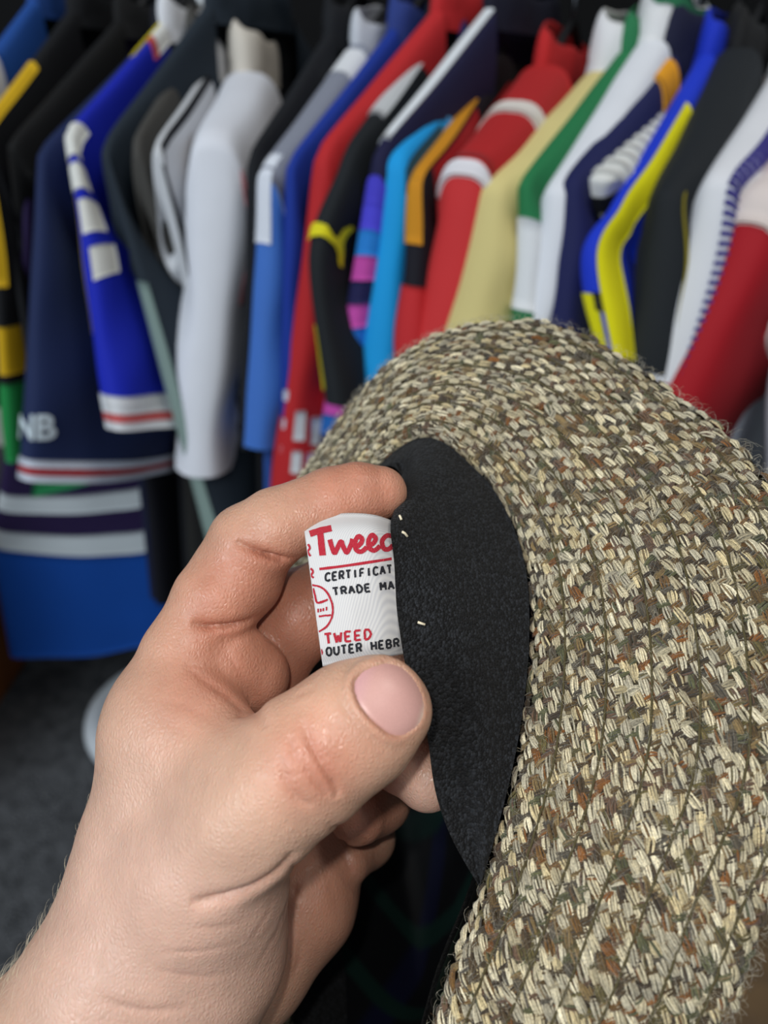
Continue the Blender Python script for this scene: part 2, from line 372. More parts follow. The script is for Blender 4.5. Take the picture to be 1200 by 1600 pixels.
patch('blue_panel', s2.body, fabric((10, 78, 172)), s2.b, 0.0, PI, hoop(0.71), 1.0, 60, 16, 0.0008)
patch('green_badge', s2.body, fabric((40, 140, 84)), s2.b, 0.50, 0.95, 0.545, 0.605, 12, 8, 0.002)
s3 = shirt('football_shirt', 'navy shirt with white NB lettering and red and white hem on its sleeve', (52, 232), (230, 50), (14, 740), (22, 30, 62), (26, 44, 92), (20, 24, 40), bodyw=0.13, seed=4, th=0.022, Lh=0.20, tc=0.012, out=0.095)
cuff(s3, [(205, 212, 226), (168, 34, 44), (205, 212, 226)], 0.955, 1.0)
s4 = shirt('football_shirt', 'royal blue shirt with white block print down its shoulder and sleeve', (95, 204), (240, 38), (150, 665), (12, 14, 30), ROYAL, WHITE, bodyw=0.13, seed=5, th=0.020, Lh=0.11, out=0.06)  # near-black body: shade below the sleeve put into its colour
sp(s4, (226, 200, 20), -1.0, -0.45, s4.vT+0.10, 0.80, 'yellow_piping', 6)
for v0, v1, u0, u1 in ((-0.02, 0.10, -0.4, 0.75), (0.12, 0.20, -0.3, 0.8), (0.22, 0.33, 0.0, 0.9), (0.37, 0.48, 0.15, 1.0)):
    f = lambda x: s4.vT+x*(1-s4.vT)
    sp(s4, (226, 226, 220), u0, u1, f(v0), f(v1), 'block_letter', 10, 10, skew=-0.03)
cuff(s4, [(226, 228, 232), (226, 228, 232), (206, 92, 92), (226, 228, 232)], 0.925, 1.0)
sp(s4, (232, 232, 228), -0.9, 0.8, 0.0, 0.05, 'white_trim'); sp(s4, (196, 80, 74), -0.9, 0.8, 0.05, 0.07, 'red_trim'); sp(s4, (226, 205, 30), -0.9, 0.0, 0.0, 0.12, 'yellow_trim', off=0.0016)
s5 = shirt('training_top', 'dark slate top with a grey-green sleeve piping, right of the royal blue shirt', (150, 225), (312, 8), (312, 845), (18, 22, 30), (38, 50, 62), bodyw=0.13, seed=6, th=0.020, Lh=0.14)
sp(s5, (128, 148, 142), -0.75, 0.32, s5.vT+0.2, 1.0, 'grey_green_piping', 8, 30)
s6 = shirt('training_top', 'grey-brown top, narrow strip between the slate top and the white shirts', (196, 220), (290, 62), (325, 720), (52, 52, 50), (84, 82, 78), bodyw=0.13, seed=7, th=0.012, out=-0.06)
s7 = shirt('football_shirt', 'white shirt with a black shoulder stripe, left of the plain white shirt', (230, 226), (316, 100), (330, 700), (200, 202, 208), (206, 208, 212), bodyw=0.13, seed=8, th=0.014, out=-0.05)
sp(s7, (22, 24, 34), 0.16, 0.50, 0.04, 1.0, 'black_stripe', 8)
s8 = shirt('football_shirt', 'plain white shirt with a crumpled cream collar and long sleeve', (285, 208), (338, 108), (273, 745), (214, 208, 208), (226, 228, 236), (216, 208, 196), seed=9, th=0.026, tc=0.036, Lc=0.13, Lh=0.12, fold=1.8, ch=0.046, cn=0.024, out=0.03)
sp(s8, (196, 128, 132), 0.75, 1.5, s8.vT*1.05, s8.vT+0.30, 'pink_panel', 14, 20)
s9 = shirt('polo_shirt', 'plain black shirt between the white shirt and the pale blue one', (380, 238), (502, 48), (364, 700), (18, 20, 26), (24, 28, 36), seed=10, th=0.012)
s10 = shirt('football_shirt', 'mid blue shirt with grey shoulders and white piping', (396, 262), (535, 70), (359, 692), (46, 84, 160), (66, 116, 200), (200, 204, 212), seed=11, th=0.026, tc=0.018)
sp(s10, (134, 138, 152), -1.3, 2.4, 0.0, s10.vT*1.05, 'grey_shoulder', 30, 16)
sp(s10, (222, 226, 236), -0.7, 0.2, s10.vT*0.9, s10.vT+0.14, 'white_piping', 8); sp(s10, (226, 228, 232), -1.2, 1.8, 0.02, 0.10, 'white_trim', off=0.002)
s11 = shirt('football_shirt', 'deep royal blue shirt, narrow strip left of the tall red sleeve', (441, 250), (600, 45), (420, 745), (14, 34, 110), (18, 52, 150), (40, 60, 130), seed=12, th=0.016)
for v in (0.80, 0.86, 0.92): sp(s11, (210, 214, 230), 0.0, 0.5, v, v+0.022, 'white_star', 6, 5)
s12 = shirt('football_shirt', 'red shirt with a white cross-and-squares emblem on its long sleeve', (486, 228), (662, 15), (404, 768), (140, 18, 22), (190, 36, 40), seed=13, th=0.026, tc=0.014)
for (u0, u1, v0, v1) in ((0.25, 0.55, 0.81, 0.868), (0.68, 1.1, 0.825, 0.878), (0.25, 0.5, 0.89, 0.935), (0.62, 1.02, 0.895, 0.945)):
    sp(s12, (226, 226, 228), u0, u1, v0, v1, 'white_square', 6, 6)
s13 = shirt('training_top', 'black top with yellow leaping-cat emblem and yellow sleeve piping', (532, 222), (655, 50), (497, 628), (18, 20, 24), (30, 36, 42), bodyw=0.15, seed=14, th=0.015, tc=0.014, out=0.05, M=(470, 400))
sp(s13, (220, 206, 20), -0.62, -0.22, s13.vT+0.38, 0.97, 'yellow_piping', 8, 30)
sp(s13, (196, 198, 200), -0.3, 0.4, 0.05, s13.vT*0.75, 'white_piping', 8)
s14 = shirt('football_shirt', 'navy shirt with white shoulder line and blue, pink and purple patterned sleeve', (578, 226), (748, 15), (476, 740), (22, 20, 60), (28, 28, 72), (20, 22, 50), seed=15, th=0.022, tc=0.012)
sp(s14, (222, 226, 230), -0.5, 0.2, 0.0, s14.vT*0.95, 'white_shoulder_line', 8)
pat = [(70, 64, 200), (76, 70, 214), (34, 128, 214), (200, 76, 170), (34, 34, 90), (206, 80, 176), (36, 120, 214), (30, 104, 190), (36, 120, 214), (200, 76, 170), (30, 100, 180), (30, 30, 90), (120, 60, 190)]
for k, c in enumerate(pat):
    a0 = s14.vT+0.06+(0.94-s14.vT)*k/len(pat); a1 = s14.vT+0.06+(0.94-s14.vT)*(k+1)/len(pat)
    sp(s14, c, -1.0, 2.2, a0, a1, 'pattern_band', 24, 6, skew=-0.012)
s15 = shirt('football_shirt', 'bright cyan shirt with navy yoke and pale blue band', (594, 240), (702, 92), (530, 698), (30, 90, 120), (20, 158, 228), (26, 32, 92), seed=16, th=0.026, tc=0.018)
sp(s15, (24, 28, 84), -1.2, 2.2, 0.0, 0.13, 'navy_yoke', 24); sp(s15, (88, 172, 236), -1.2, 2.2, 0.13, 0.21, 'pale_blue_band', 24)
sp(s15, (40, 84, 100), 0.5, 2.4, 0.24, s15.vT+0.05, 'teal_area', 20)  # darker teal area set over part of the shoulder
s16 = shirt('football_shirt', 'black and red shirt edged with orange piping, right of the cyan one', (632, 272), (738, 120), (602, 590), (34, 24, 50), (28, 26, 40), (26, 24, 30), seed=17, th=0.020, tc=0.014)
sp(s16, (206, 138, 24), -0.4, 0.25, 0.12, s16.vT+0.16, 'orange_piping', 8); sp(s16, (198, 42, 46), -1.1, 2.4, s16.vT+0.26, 1.0, 'red_panel', 24, 24)
sp(s16, (172, 30, 36), 0.35, 2.2, 0.15, s16.vT*0.9, 'red_shoulder', 16)
s17 = shirt('football_shirt', 'red shirt with a white shoulder stripe and white armhole trim', (689, 246), (806, 100), (612, 606), (170, 26, 28), (206, 50, 52), (190, 34, 36), seed=18, th=0.030, tc=0.030, Lh=0.13)
sp(s17, (178, 30, 32), -1.3, 2.6, 0.0, s17.vT*0.97, 'dark_red_shoulder', 26, 20, off=0.0006)
sp(s17, (222, 214, 206), -1.3, 2.4, 0.20, 0.25, 'white_stripe', 26, 5, off=0.002)
sp(s17, (230, 226, 230), -0.9, 2.4, s17.vT*1.0, s17.vT*1.08, 'white_trim', 26, 6, off=0.0022)
s18 = shirt('football_shirt', 'pale yellow shirt with white collar in the middle of the row', (736, 282), (902, 108), (652, 570), (206, 190, 130), (218, 202, 136), (226, 226, 228), ch=0.045, cn=0.026, seed=19, th=0.034, tc=0.026, Lh=0.14)
s19 = shirt('football_shirt', 'green shirt with a white sleeve band, right of the pale yellow one', (801, 278), (956, 78), (786, 520), (22, 90, 54), (32, 118, 70), (40, 120, 76), seed=20, th=0.018, tc=0.014)
sp(s19, (226, 228, 230), -1.2, 2.4, 0.70, 0.93, 'white_band', 24, 8)
s20 = shirt('football_shirt', 'white shirt with a green line round its stand-up collar', (838, 288), (985, 60), (806, 520), (220, 220, 224), (226, 228, 234), (232, 232, 232), ch=0.045, cn=0.026, seed=21, th=0.016, tc=0.022)
patch('green_collar_line', s20.collar, fabric((34, 110, 74)), s20.co, -PI, PI, 0.62, 0.80, 40, 4, 0.0015)
s21 = shirt('football_shirt', 'navy shirt with an orange-yellow band below its collar', (868, 274), (1012, 85), (836, 520), (22, 26, 66), (28, 34, 92), (22, 26, 60), ch=0.045, cn=0.026, seed=22, th=0.020, tc=0.018)
sp(s21, (232, 158, 28), -1.3, 2.4, 0.03, 0.13, 'orange_band', 24, 8, off=0.002)
s22 = shirt('knit_jumper', 'white ribbed shoulder of a jumper with red collar, between navy and blue', (914, 276), (1012, 140), (903, 380), (40, 36, 40), (226, 226, 222), (176, 30, 44), seed=23, th=0.007, out=-0.03, bodyw=0.12, tc=0.016, Lc=0.05, Lh=0.05)
sp(s22, (20, 22, 26), -1.5, 4.0, s22.vT*1.12, 1.0, 'shaded_sleeve_end', 24)  # near-black colour paints the shaded open end of the sleeve
for k in range(11): sp(s22, (214, 214, 210), -1.2, 2.2, 0.03+s22.vT*0.088*k, 0.03+s22.vT*(0.088*k+0.05), 'rib', 20, 3, off=0.0022)
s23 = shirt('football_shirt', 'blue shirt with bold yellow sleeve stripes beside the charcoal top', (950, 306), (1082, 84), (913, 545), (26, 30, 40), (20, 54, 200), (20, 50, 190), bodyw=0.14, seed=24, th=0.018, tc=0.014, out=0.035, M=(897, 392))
sp(s23, (234, 226, 12), 0.12, 0.9, 0.22, 1.0, 'yellow_stripe', 10, 40); sp(s23, (234, 226, 12), -0.9, 0.02, s23.vT+0.26, 1.0, 'yellow_stripe', 8, 30)
sp(s23, (20, 22, 26), -0.02, 0.12, s23.vT+0.30, 0.85, 'black_gusset', 6, 24)
s24 = shirt('training_top', 'loose charcoal black top with soft folds, left of the white and purple shirt', (1012, 290), (1115, 72), (948, 570), (24, 28, 32), (34, 40, 46), (30, 30, 32), seed=25, th=0.034, tc=0.024, fold=1.3)
sp(s24, (150, 136, 20), 0.30, 0.36, s24.vT, 0.9, 'yellow_piping', 5)
s25 = shirt('football_shirt', 'white shirt with purple hatched stripe down its sleeve near the right edge', (1088, 272), (1206, 88), (984, 585), (214, 206, 202), (226, 226, 230), (230, 230, 232), ch=0.045, cn=0.026, seed=26, th=0.030, tc=0.024)
for k in range(46): 
    v = 0.02+k*0.021; sp(s25, (64, 58, 140), 0.14, 0.60, v, v+0.010, 'purple_hatch', 6, 3, off=0.0016, skew=-0.02)
s26 = shirt('football_shirt', 'deep red shirt with white shoulder trim filling the right edge', (1148, 292), (1320, 130), (935, 730), (150, 14, 24), (172, 22, 34), (196, 40, 50), seed=27, th=0.032, tc=0.030, Lh=0.25, out=0.03)
sp(s26, (224, 210, 204), -1.2, 2.0, 0.38, 0.50, 'white_trim', 24, 6, off=0.002)
shirt('football_shirt', 'pale grey shirt just showing at the right edge above the hat', (1236, 330), (1390, 160), (1168, 735), (170, 176, 186), (186, 192, 200), seed=28, th=0.03)
shirt('training_top', 'black top hanging beyond the right edge of the row', (1330, 350), (1490, 190), (1290, 720), (20, 22, 26), seed=29, th=0.03)

# lettering and emblem on sleeves
def text_mesh(body, size=1.0, offset=0.0, shear=0.0, spacing=1.0, extr=0.0):
    cu = bpy.data.curves.new('t', 'FONT'); cu.body = body; cu.size = size; cu.offset = offset; cu.shear = shear; cu.space_character = spacing
    cu.resolution_u = 6; cu.extrude = extr
    o = bpy.data.objects.new('t', cu); COL.objects.link(o); dg = bpy.context.evaluated_depsgraph_get(); dg.update()
    me = bpy.data.meshes.new_from_object(o.evaluated_get(dg)); bpy.data.objects.remove(o)
    bm = bmesh.new(); bm.from_mesh(me); bmesh.ops.triangulate(bm, faces=bm.faces)
    for _ in range(2):
        le = [e for e in bm.edges if e.calc_length() > 0.12*size]
        if le: bmesh.ops.subdivide_edges(bm, edges=le, cuts=1); bmesh.ops.triangulate(bm, faces=bm.faces)
    V = np.array([tuple(v.co) for v in bm.verts]); bm.verts.index_update(); Fc = [[v.index for v in f.verts] for f in bm.faces]; bm.free()
    bpy.data.meshes.remove(me); return V, Fc
def front_hit(s, px, py, off=0.0015):      # find sleeve (u,v) whose projection is nearest to a point of the picture
    u = np.linspace(-1.4, 2.9, 160); v = np.linspace(0.02, 1.0, 220); Ug, Vg = np.meshgrid(u, v)
    P = w2c(s.sleeve(Ug, Vg)); x = 600+P[..., 0]/P[..., 2]*FPX; y = 800-P[..., 1]/P[..., 2]*FPX
    d = (x-px)**2+(y-py)**2+((P[..., 2]-P[..., 2].min())*60)**2
    k = np.unravel_index(np.argmin(d), d.shape); return Ug[k], Vg[k]
def decal(s, name, pts2, faces, mat, quad, off=0.0022):
    """pts2 in unit square mapped over a sleeve region given by its 4 corner (u,v) (TL,TR,BR,BL)"""
    x, y = pts2[:, 0:1], pts2[:, 1:2]; q = np.array(quad)
    uv = q[3]*(1-x)*(1-y)+q[2]*x*(1-y)+q[1]*x*y+q[0]*(1-x)*y
    P = s.sleeve(uv[:, 0], uv[:, 1], off=off)
    return mesh_obj(name, P, faces, mat, s.sl, False)
V, Fc = text_mesh('NB', 1.0, 0.035); V = V[:, :2]-V[:, :2].min(0); V /= V.max(0)
decal(s3, 'lettering', V, Fc, fabric((206, 220, 228)), [front_hit(s3, *p) for p in ((14, 645), (89, 645), (89, 685), (14, 685))])
# leaping cat emblem, a flat printed outline
cat = np.array([(0.0, 0.95), (0.06, 1.0), (0.22, 0.97), (0.42, 0.86), (0.62, 0.62), (0.70, 0.62), (0.78, 0.82), (0.94, 0.98), (1.0, 0.93), (0.88, 0.72), (0.83, 0.55), (0.84, 0.30), (0.80, 0.0), (0.74, 0.05), (0.73, 0.30), (0.66, 0.44), (0.48, 0.58), (0.33, 0.66), (0.20, 0.66), (0.04, 0.60), (0.0, 0.68), (0.10, 0.74), (0.02, 0.80)])
bm = bmesh.new(); f = bm.faces.new([bm.verts.new((x, y, 0)) for x, y in cat]); bmesh.ops.triangulate(bm, faces=[f])
le = [e for e in bm.edges if e.calc_length() > 0.15]; bmesh.ops.subdivide_edges(bm, edges=le, cuts=2); bmesh.ops.triangulate(bm, faces=bm.faces)
bm.verts.index_update(); V = np.array([tuple(v.co)[:2] for v in bm.verts]); Fc = [[v.index for v in f.verts] for f in bm.faces]; bm.free()
decal(s13, 'leaping_cat_emblem', V, Fc, fabric((226, 214, 24)), [front_hit(s13, *p) for p in ((470, 350), (552, 355), (552, 422), (470, 417))])

# ================================================================== tweed bucket hat
# control points: picture column, row and depth (m) of the seam between brim and crown, and of the brim's edge
SEAM = [(640, 690, .226), (748, 738, .216), (812, 850, .204), (827, 985, .192), (808, 1165, .179), (752, 1380, .166), (690, 1540, .160),
        (630, 1730, .158), (540, 1880, .170), (455, 1830, .205), (452, 1610, .240), (430, 1350, .272), (430, 1080, .280), (500, 850, .258)]
EDGE = [(625, 555, .262), (850, 503, .250), (1064, 622, .222), (1222, 790, .188), (1300, 1150, .160), (1200, 1440, .146), (1100, 1680, .142),
        (880, 2020, .140), (560, 2200, .165), (320, 1980, .220), (385, 1640, .262), (330, 1350, .296), (330, 1060, .304), (438, 800, .285)]
seamC = np.array([pcam(*p) for p in SEAM]); edgeC = np.array([pcam(*p) for p in EDGE])
NS = 1400
seamS = catmull(seamC, NS, True); edgeS = catmull(edgeC, NS, True)
arc = np.r_[0, np.cumsum(np.linalg.norm(np.roll(seamS, -1, 0)-seamS, axis=1))]; ARC = arc[-1]; arcn = arc/ARC
def per(A, u):
    u = np.mod(u, 1.0); B = np.vstack([A, A[:1]])
    return np.stack([np.interp(u, arcn, B[:, k]) for k in range(3)], -1)
BULGE = 0.007
def brim(u, v, off=0.0):
    """brim underside in camera space; u round the hat, v from seam (0) to edge (1)"""
    u, v = np.broadcast_arrays(np.asarray(u, float), np.asarray(v, float))
    a, b = per(seamS, u), per(edgeS, u); m = (a+b)/2; toc = -m/np.linalg.norm(m, axis=-1)[..., None]
    p = a+(b-a)*v[..., None]+toc*(BULGE*4*v*(1-v)+0.0035*np.sin(2*PI*(2.3*u))*v)[..., None]
    r = np.clip((0.10-v)/0.10, 0, 1)                    # rolls over into the crown at the seam
    p = p-toc*(0.004*r*r)[..., None]
    e = np.clip((v-0.94)/0.06, 0, 1); p = p-toc*(0.0022*e*e)[..., None]
    return p
def brim_n(u, v, h=1e-3):
    du = brim(u+h, v)-brim(u-h, v); dv = brim(u, np.minimum(v+0.01, 1))-brim(u, np.maximum(v-0.01, 0))
    n = np.cross(du, dv); n /= np.linalg.norm(n, axis=-1)[..., None]
    p = brim(u, v); s = np.sign(np.sum(n*p, -1)); n = -n*s[..., None]       # towards the viewer's side
    du /= np.linalg.norm(du, axis=-1)[..., None]; t = np.cross(n, du)
    return p, n, du, t
C2W = lambda P: CAM+P[..., 0:1]*_R+P[..., 1:2]*_U+P[..., 2:3]*_F

def dye_mat(name, rough=0.85, strand=True):
    m, nt, b = nodes(name); L = nt.links
    at = nt.nodes.new('ShaderNodeAttribute'); at.attribute_name = 'dye'
    n = nt.nodes.new('ShaderNodeTexNoise'); n.inputs['Scale'].default_value = 2600; n.inputs['Detail'].default_value = 3
    tc = nt.nodes.new('ShaderNodeTexCoord'); L.new(tc.outputs['Object'], n.inputs['Vector'])
    mr = nt.nodes.new('ShaderNodeMapRange'); mr.inputs[1].default_value = 0.3; mr.inputs[2].default_value = 0.7; mr.inputs[3].default_value = 0.55; mr.inputs[4].default_value = 1.15
    L.new(n.outputs['Fac'], mr.inputs[0])
    vm = nt.nodes.new('ShaderNodeVectorMath'); vm.operation = 'SCALE'; L.new(at.outputs['Color'], vm.inputs[0]); L.new(mr.outputs[0], vm.inputs['Scale'])
    L.new(vm.outputs[0], b.inputs['Base Color']); b.inputs['Roughness'].default_value = rough
    b.inputs['Specular IOR Level'].default_value = 0.2; b.inputs['Sheen Weight'].default_value = 0.2
    bp = nt.nodes.new('ShaderNodeBump'); bp.inputs['Strength'].default_value = 0.6; bp.inputs['Distance'].default_value = 0.0004
    L.new(n.outputs['Fac'], bp.inputs['Height']); L.new(bp.outputs[0], b.inputs['Normal'])
    return m
def tweed_base():
    m, nt, b = nodes('tweed_ground'); L = nt.links
    tc = nt.nodes.new('ShaderNodeTexCoord')
    vo = nt.nodes.new('ShaderNodeTexVoronoi'); vo.inputs['Scale'].default_value = 420
    L.new(tc.outputs['Object'], vo.inputs['Vector'])
    cr = nt.nodes.new('ShaderNodeValToRGB'); cr.color_ramp.interpolation = 'CONSTANT'
    el = cr.color_ramp.elements; el[0].color = (*lin((70, 62, 46)), 1); el[1].position = 0.3; el[1].color = (*lin((118, 104, 78)), 1)
    for p, c in ((0.5, (150, 140, 116)), (0.68, (88, 66, 42)), (0.82, (176, 168, 146))):
        e = el.new(p); e.color = (*lin(c), 1)
    sx = nt.nodes.new('ShaderNodeSeparateColor'); L.new(vo.outputs['Color'], sx.inputs[0]); L.new(sx.outputs[0], cr.inputs[0])
    L.new(cr.outputs[0], b.inputs['Base Color']); b.inputs['Roughness'].default_value = 0.9; b.inputs['Specular IOR Level'].default_value = 0.15
    bp = nt.nodes.new('ShaderNodeBump'); bp.inputs['Strength'].default_value = 0.8; bp.inputs['Distance'].default_value = 0.001; bp.invert = True
    L.new(vo.outputs['Distance'], bp.inputs['Height']); L.new(bp.outputs[0], b.inputs['Normal'])
    return m
tweed = tweed_base()
hat = empty('bucket_hat', C2W(seamS[NS//2:NS//2+1])[0])
tag(hat, 'brown and cream tweed bucket hat held brim up, black sweatband pulled out', 'hat')

# brim shell with real thickness
nu, nv = 260, 22
Ug, Vg = np.meshgrid(np.linspace(0, 1, nu, endpoint=False), np.linspace(0, 1, nv))
P, Nn, _, _ = brim_n(Ug, Vg)
A = C2W(P-Nn*0.0004).reshape(-1, 3); B = C2W(P-Nn*0.0034).reshape(-1, 3); n = nu*nv
Q = grid_quads(nu, nv, True); k = np.arange(nu); k2 = (k+1) % nu
edgeq = np.stack([(nv-1)*nu+k, (nv-1)*nu+k2, (nv-1)*nu+k2+n, (nv-1)*nu+k+n], -1); inq = np.stack([k, k2, k2+n, k+n], -1)[:, ::-1]
brim_o = fast_mesh('brim', np.vstack([A, B]), np.concatenate([Q, Q[:, ::-1]+n, edgeq, inq]), tweed, hat)

# woven yarn floats over the brim underside
STITCH = (0.15, 0.30, 0.45, 0.60, 0.75, 0.90)
W_ = 0.060; R0 = 0.17; PHI = ARC/R0
cell = 0.00200; TILT = 0.55
arc_c = lambda i: arcn[int(round(i*NS/14)) % NS]
PH0 = arc_c(4.5)*PHI
iu = np.arange(-int(0.24/cell), int(0.24/cell)+1); I, J = np.meshgrid(iu, iu); I = I.ravel(); J = J.ravel()
x = I*cell+rng.normal(0, 0.00022, I.shape); y = J*cell+rng.normal(0, 0.00022, I.shape)
r = np.hypot(x, y); th = np.mod(np.arctan2(y, x), 2*PI)                  # the cloth lies flat here, on straight grain
ph = np.mod(th+PH0-TILT, 2*PI); u, v = ph/PHI, (r-R0)/W_
ok = (u < 1.0) & (v > 0) & (v < 1.0)
u, v, ph, ii, jj = u[ok], v[ok], th[ok], I[ok], J[ok]
P, Nn, du, tt = brim_n(u, v)
dvv = brim(u, np.minimum(v+0.02, 1))-brim(u, np.maximum(v-0.02, 0)); dv_ = dvv/np.linalg.norm(dvv, axis=-1)[..., None]
cosd, sind = np.cos(ph), np.sin(ph)
ex = dv_*cosd[:, None]-du*sind[:, None]; ey = dv_*sind[:, None]+du*cosd[:, None]     # cloth grain axes in space
warp = ((ii+jj) % 2 == 0)
axis = np.where(warp[:, None], ey, ex)
axis = axis+np.cross(Nn, axis)*rng.normal(0.0, 0.16, len(axis))[:, None]
axis -= Nn*np.sum(axis*Nn, -1)[:, None]; axis /= np.linalg.norm(axis, axis=-1)[:, None]
wid = np.cross(Nn, axis)
lite = np.array([lin(c) for c in ((226, 217, 194), (212, 204, 182), (236, 229, 210), (200, 190, 166), (206, 200, 184), (190, 184, 170), (218, 204, 170))])
dark = np.array([lin(c) for c in ((96, 78, 52), (80, 66, 48), (112, 84, 50), (128, 84, 44), (98, 90, 58), (88, 82, 74), (70, 60, 50), (124, 106, 76), (90, 92, 68), (104, 82, 68), (138, 118, 84), (78, 66, 52))])
rl = rng.random(len(u))
col = np.where(warp[:, None], lite[rng.integers(0, len(lite), len(u))], dark[rng.integers(0, len(dark), len(u))])
swap = rl < 0.16; col = np.where((swap & warp)[:, None], dark[rng.integers(0, len(dark), len(u))]*1.2, col)
swap2 = rl > 0.92; col = np.where((swap2 & ~warp)[:, None], lite[rng.integers(0, len(lite), len(u))]*0.7, col)
col = col*np.array([1.05, 1.0, 0.86])
near = np.min(np.abs(v[:, None]-np.array(STITCH)[None]), 1)*W_
sink = np.exp(-(near/0.0011)**2)
# every float is a bundle of five thin fibres strands, each a little arched tube
NSTR = 5
L2 = np.where(warp, 0.00215, 0.0017)*rng.uniform(0.85, 1.2, len(u))
H2 = np.where(warp, 0.00095, 0.00062)*rng.uniform(0.7, 1.2, len(u))*(1-0.55*sink)
K = len(u); tl = np.linspace(-1, 1, 5)
lat = (np.linspace(-0.78, 0.78, NSTR)[None]+rng.normal(0, 0.16, (K, NSTR)))*0.00105           # sideways place of a strand
hs_ = np.sqrt(np.clip(1-(np.linspace(-0.85, 0.85, NSTR))**2, 0, 1))[None]*rng.uniform(0.75, 1.15, (K, NSTR))
slw = rng.normal(0.10, 0.16, (K, NSTR))*0.001
arch = np.cos(tl*1.45)[None, None]*(hs_*H2[:, None])[..., None]
sx = tl[None, None]*(L2[:, None]*rng.uniform(0.85, 1.1, (K, NSTR)))[..., None]
sy = lat[..., None]*(1-0.35*tl**2)[None, None]+slw[..., None]*tl[None, None]
cl = P[:, None, None]+axis[:, None, None]*sx[..., None]+wid[:, None, None]*sy[..., None]+Nn[:, None, None]*(arch-0.0001-0.0003*sink[:, None, None])[..., None]
rs = 0.00030*(1-0.35*tl**2)
t4 = np.array([0.2, 1.77, 3.34, 4.91])
V = cl[:, :, :, None]+(Nn[:, None, None, None]*np.cos(t4)[None, None, None, :, None]+wid[:, None, None, None]*np.sin(t4)[None, None, None, :, None])*rs[None, None, :, None, None]
q = grid_quads(4, 5, True); Q = (q[None]+(np.arange(K*NSTR)*20)[:, None, None]).reshape(-1, 4)
sc_ = col[:, None]*rng.uniform(0.62, 1.18, (K, NSTR, 1)); mixm = rng.random((K, NSTR)) < 0.10
sc_ = np.where(mixm[..., None], dark[rng.integers(0, len(dark), (K, NSTR))], sc_)
yarn = fast_mesh('woven_yarn', C2W(V.reshape(-1, 3)), Q, dye_mat('tweed_yarn'), brim_o, np.repeat(sc_.reshape(-1, 3), 20, 0))
tag(yarn, 'cream, brown and grey wool yarn of the weave', kind='stuff')

# loose wool fuzz
nf = 26000
uf = rng.random(nf); vf = np.clip(rng.beta(1.0, 0.9, nf), 0, 1); rim = rng.random(nf) < 0.10; vf[rim] = rng.uniform(0.985, 1.0, rim.sum())
Pf, Nf, duf, ttf = brim_n(uf, vf)
a = rng.uniform(0, 2*PI, nf); Dn = duf*np.cos(a)[:, None]+ttf*np.sin(a)[:, None]
Dn[rim] = (Dn[rim]*0.8+(brim(uf[rim], np.ones(rim.sum()))-brim(uf[rim], np.full(rim.sum(), .95)))*120)
Ln = rng.uniform(0.0014, 0.0038, nf); bend = rng.normal(0, 0.5, nf)
side = np.cross(Nf, Dn); st = np.linspace(0, 1, 5)
C5 = Pf[:, None]+Nf[:, None]*(0.0006+0.0022*np.sin(st*2.6)*rng.uniform(0.1, 0.9, (nf, 1)))[..., None]+(Dn*Ln[:, None])[:, None]*st[None, :, None]+(side*(Ln*bend)[:, None])[:, None]*(st**2)[None, :, None]
rf = 0.000028*(1-0.5*st)
tri = np.array([0, 2.094, 4.189])
Vf = C5[:, :, None]+(Nf[:, None, None]*np.cos(tri)[None, None, :, None]+side[:, None, None]*np.sin(tri)[None, None, :, None])*rf[None, :, None, None]
q = grid_quads(3, 5, True); Q = (q[None]+(np.arange(nf)*15)[:, None, None]).reshape(-1, 4)
fc = np.where((rng.random(nf) < 0.7)[:, None], lite[rng.integers(0, len(lite), nf)], dark[rng.integers(0, len(dark), nf)])
fz = fast_mesh('wool_fuzz', C2W(Vf.reshape(-1, 3)), Q, bpy.data.materials['tweed_yarn'], brim_o, np.repeat(fc, 15, 0)); tag(fz, 'stray wool fibres', kind='stuff')

# stitched rows
th_mat = fabric((86, 76, 42), 0.7, 0.1, 0.2, 3000, 'olive_thread')
for sv in STITCH:
    ut = np.linspace(0, 1, 520, endpoint=False); Pt, Nt, _, _ = brim_n(ut, np.full(520, sv))
    Pt = Pt+Nt*(0.00050+0.00022*np.sin(ut*520*PI*0.5))[:, None]
    V, Fc = tube(C2W(Pt), 0.00028, 6, closed=True); mesh_obj('stitch_row', V, Fc, th_mat, brim_o)

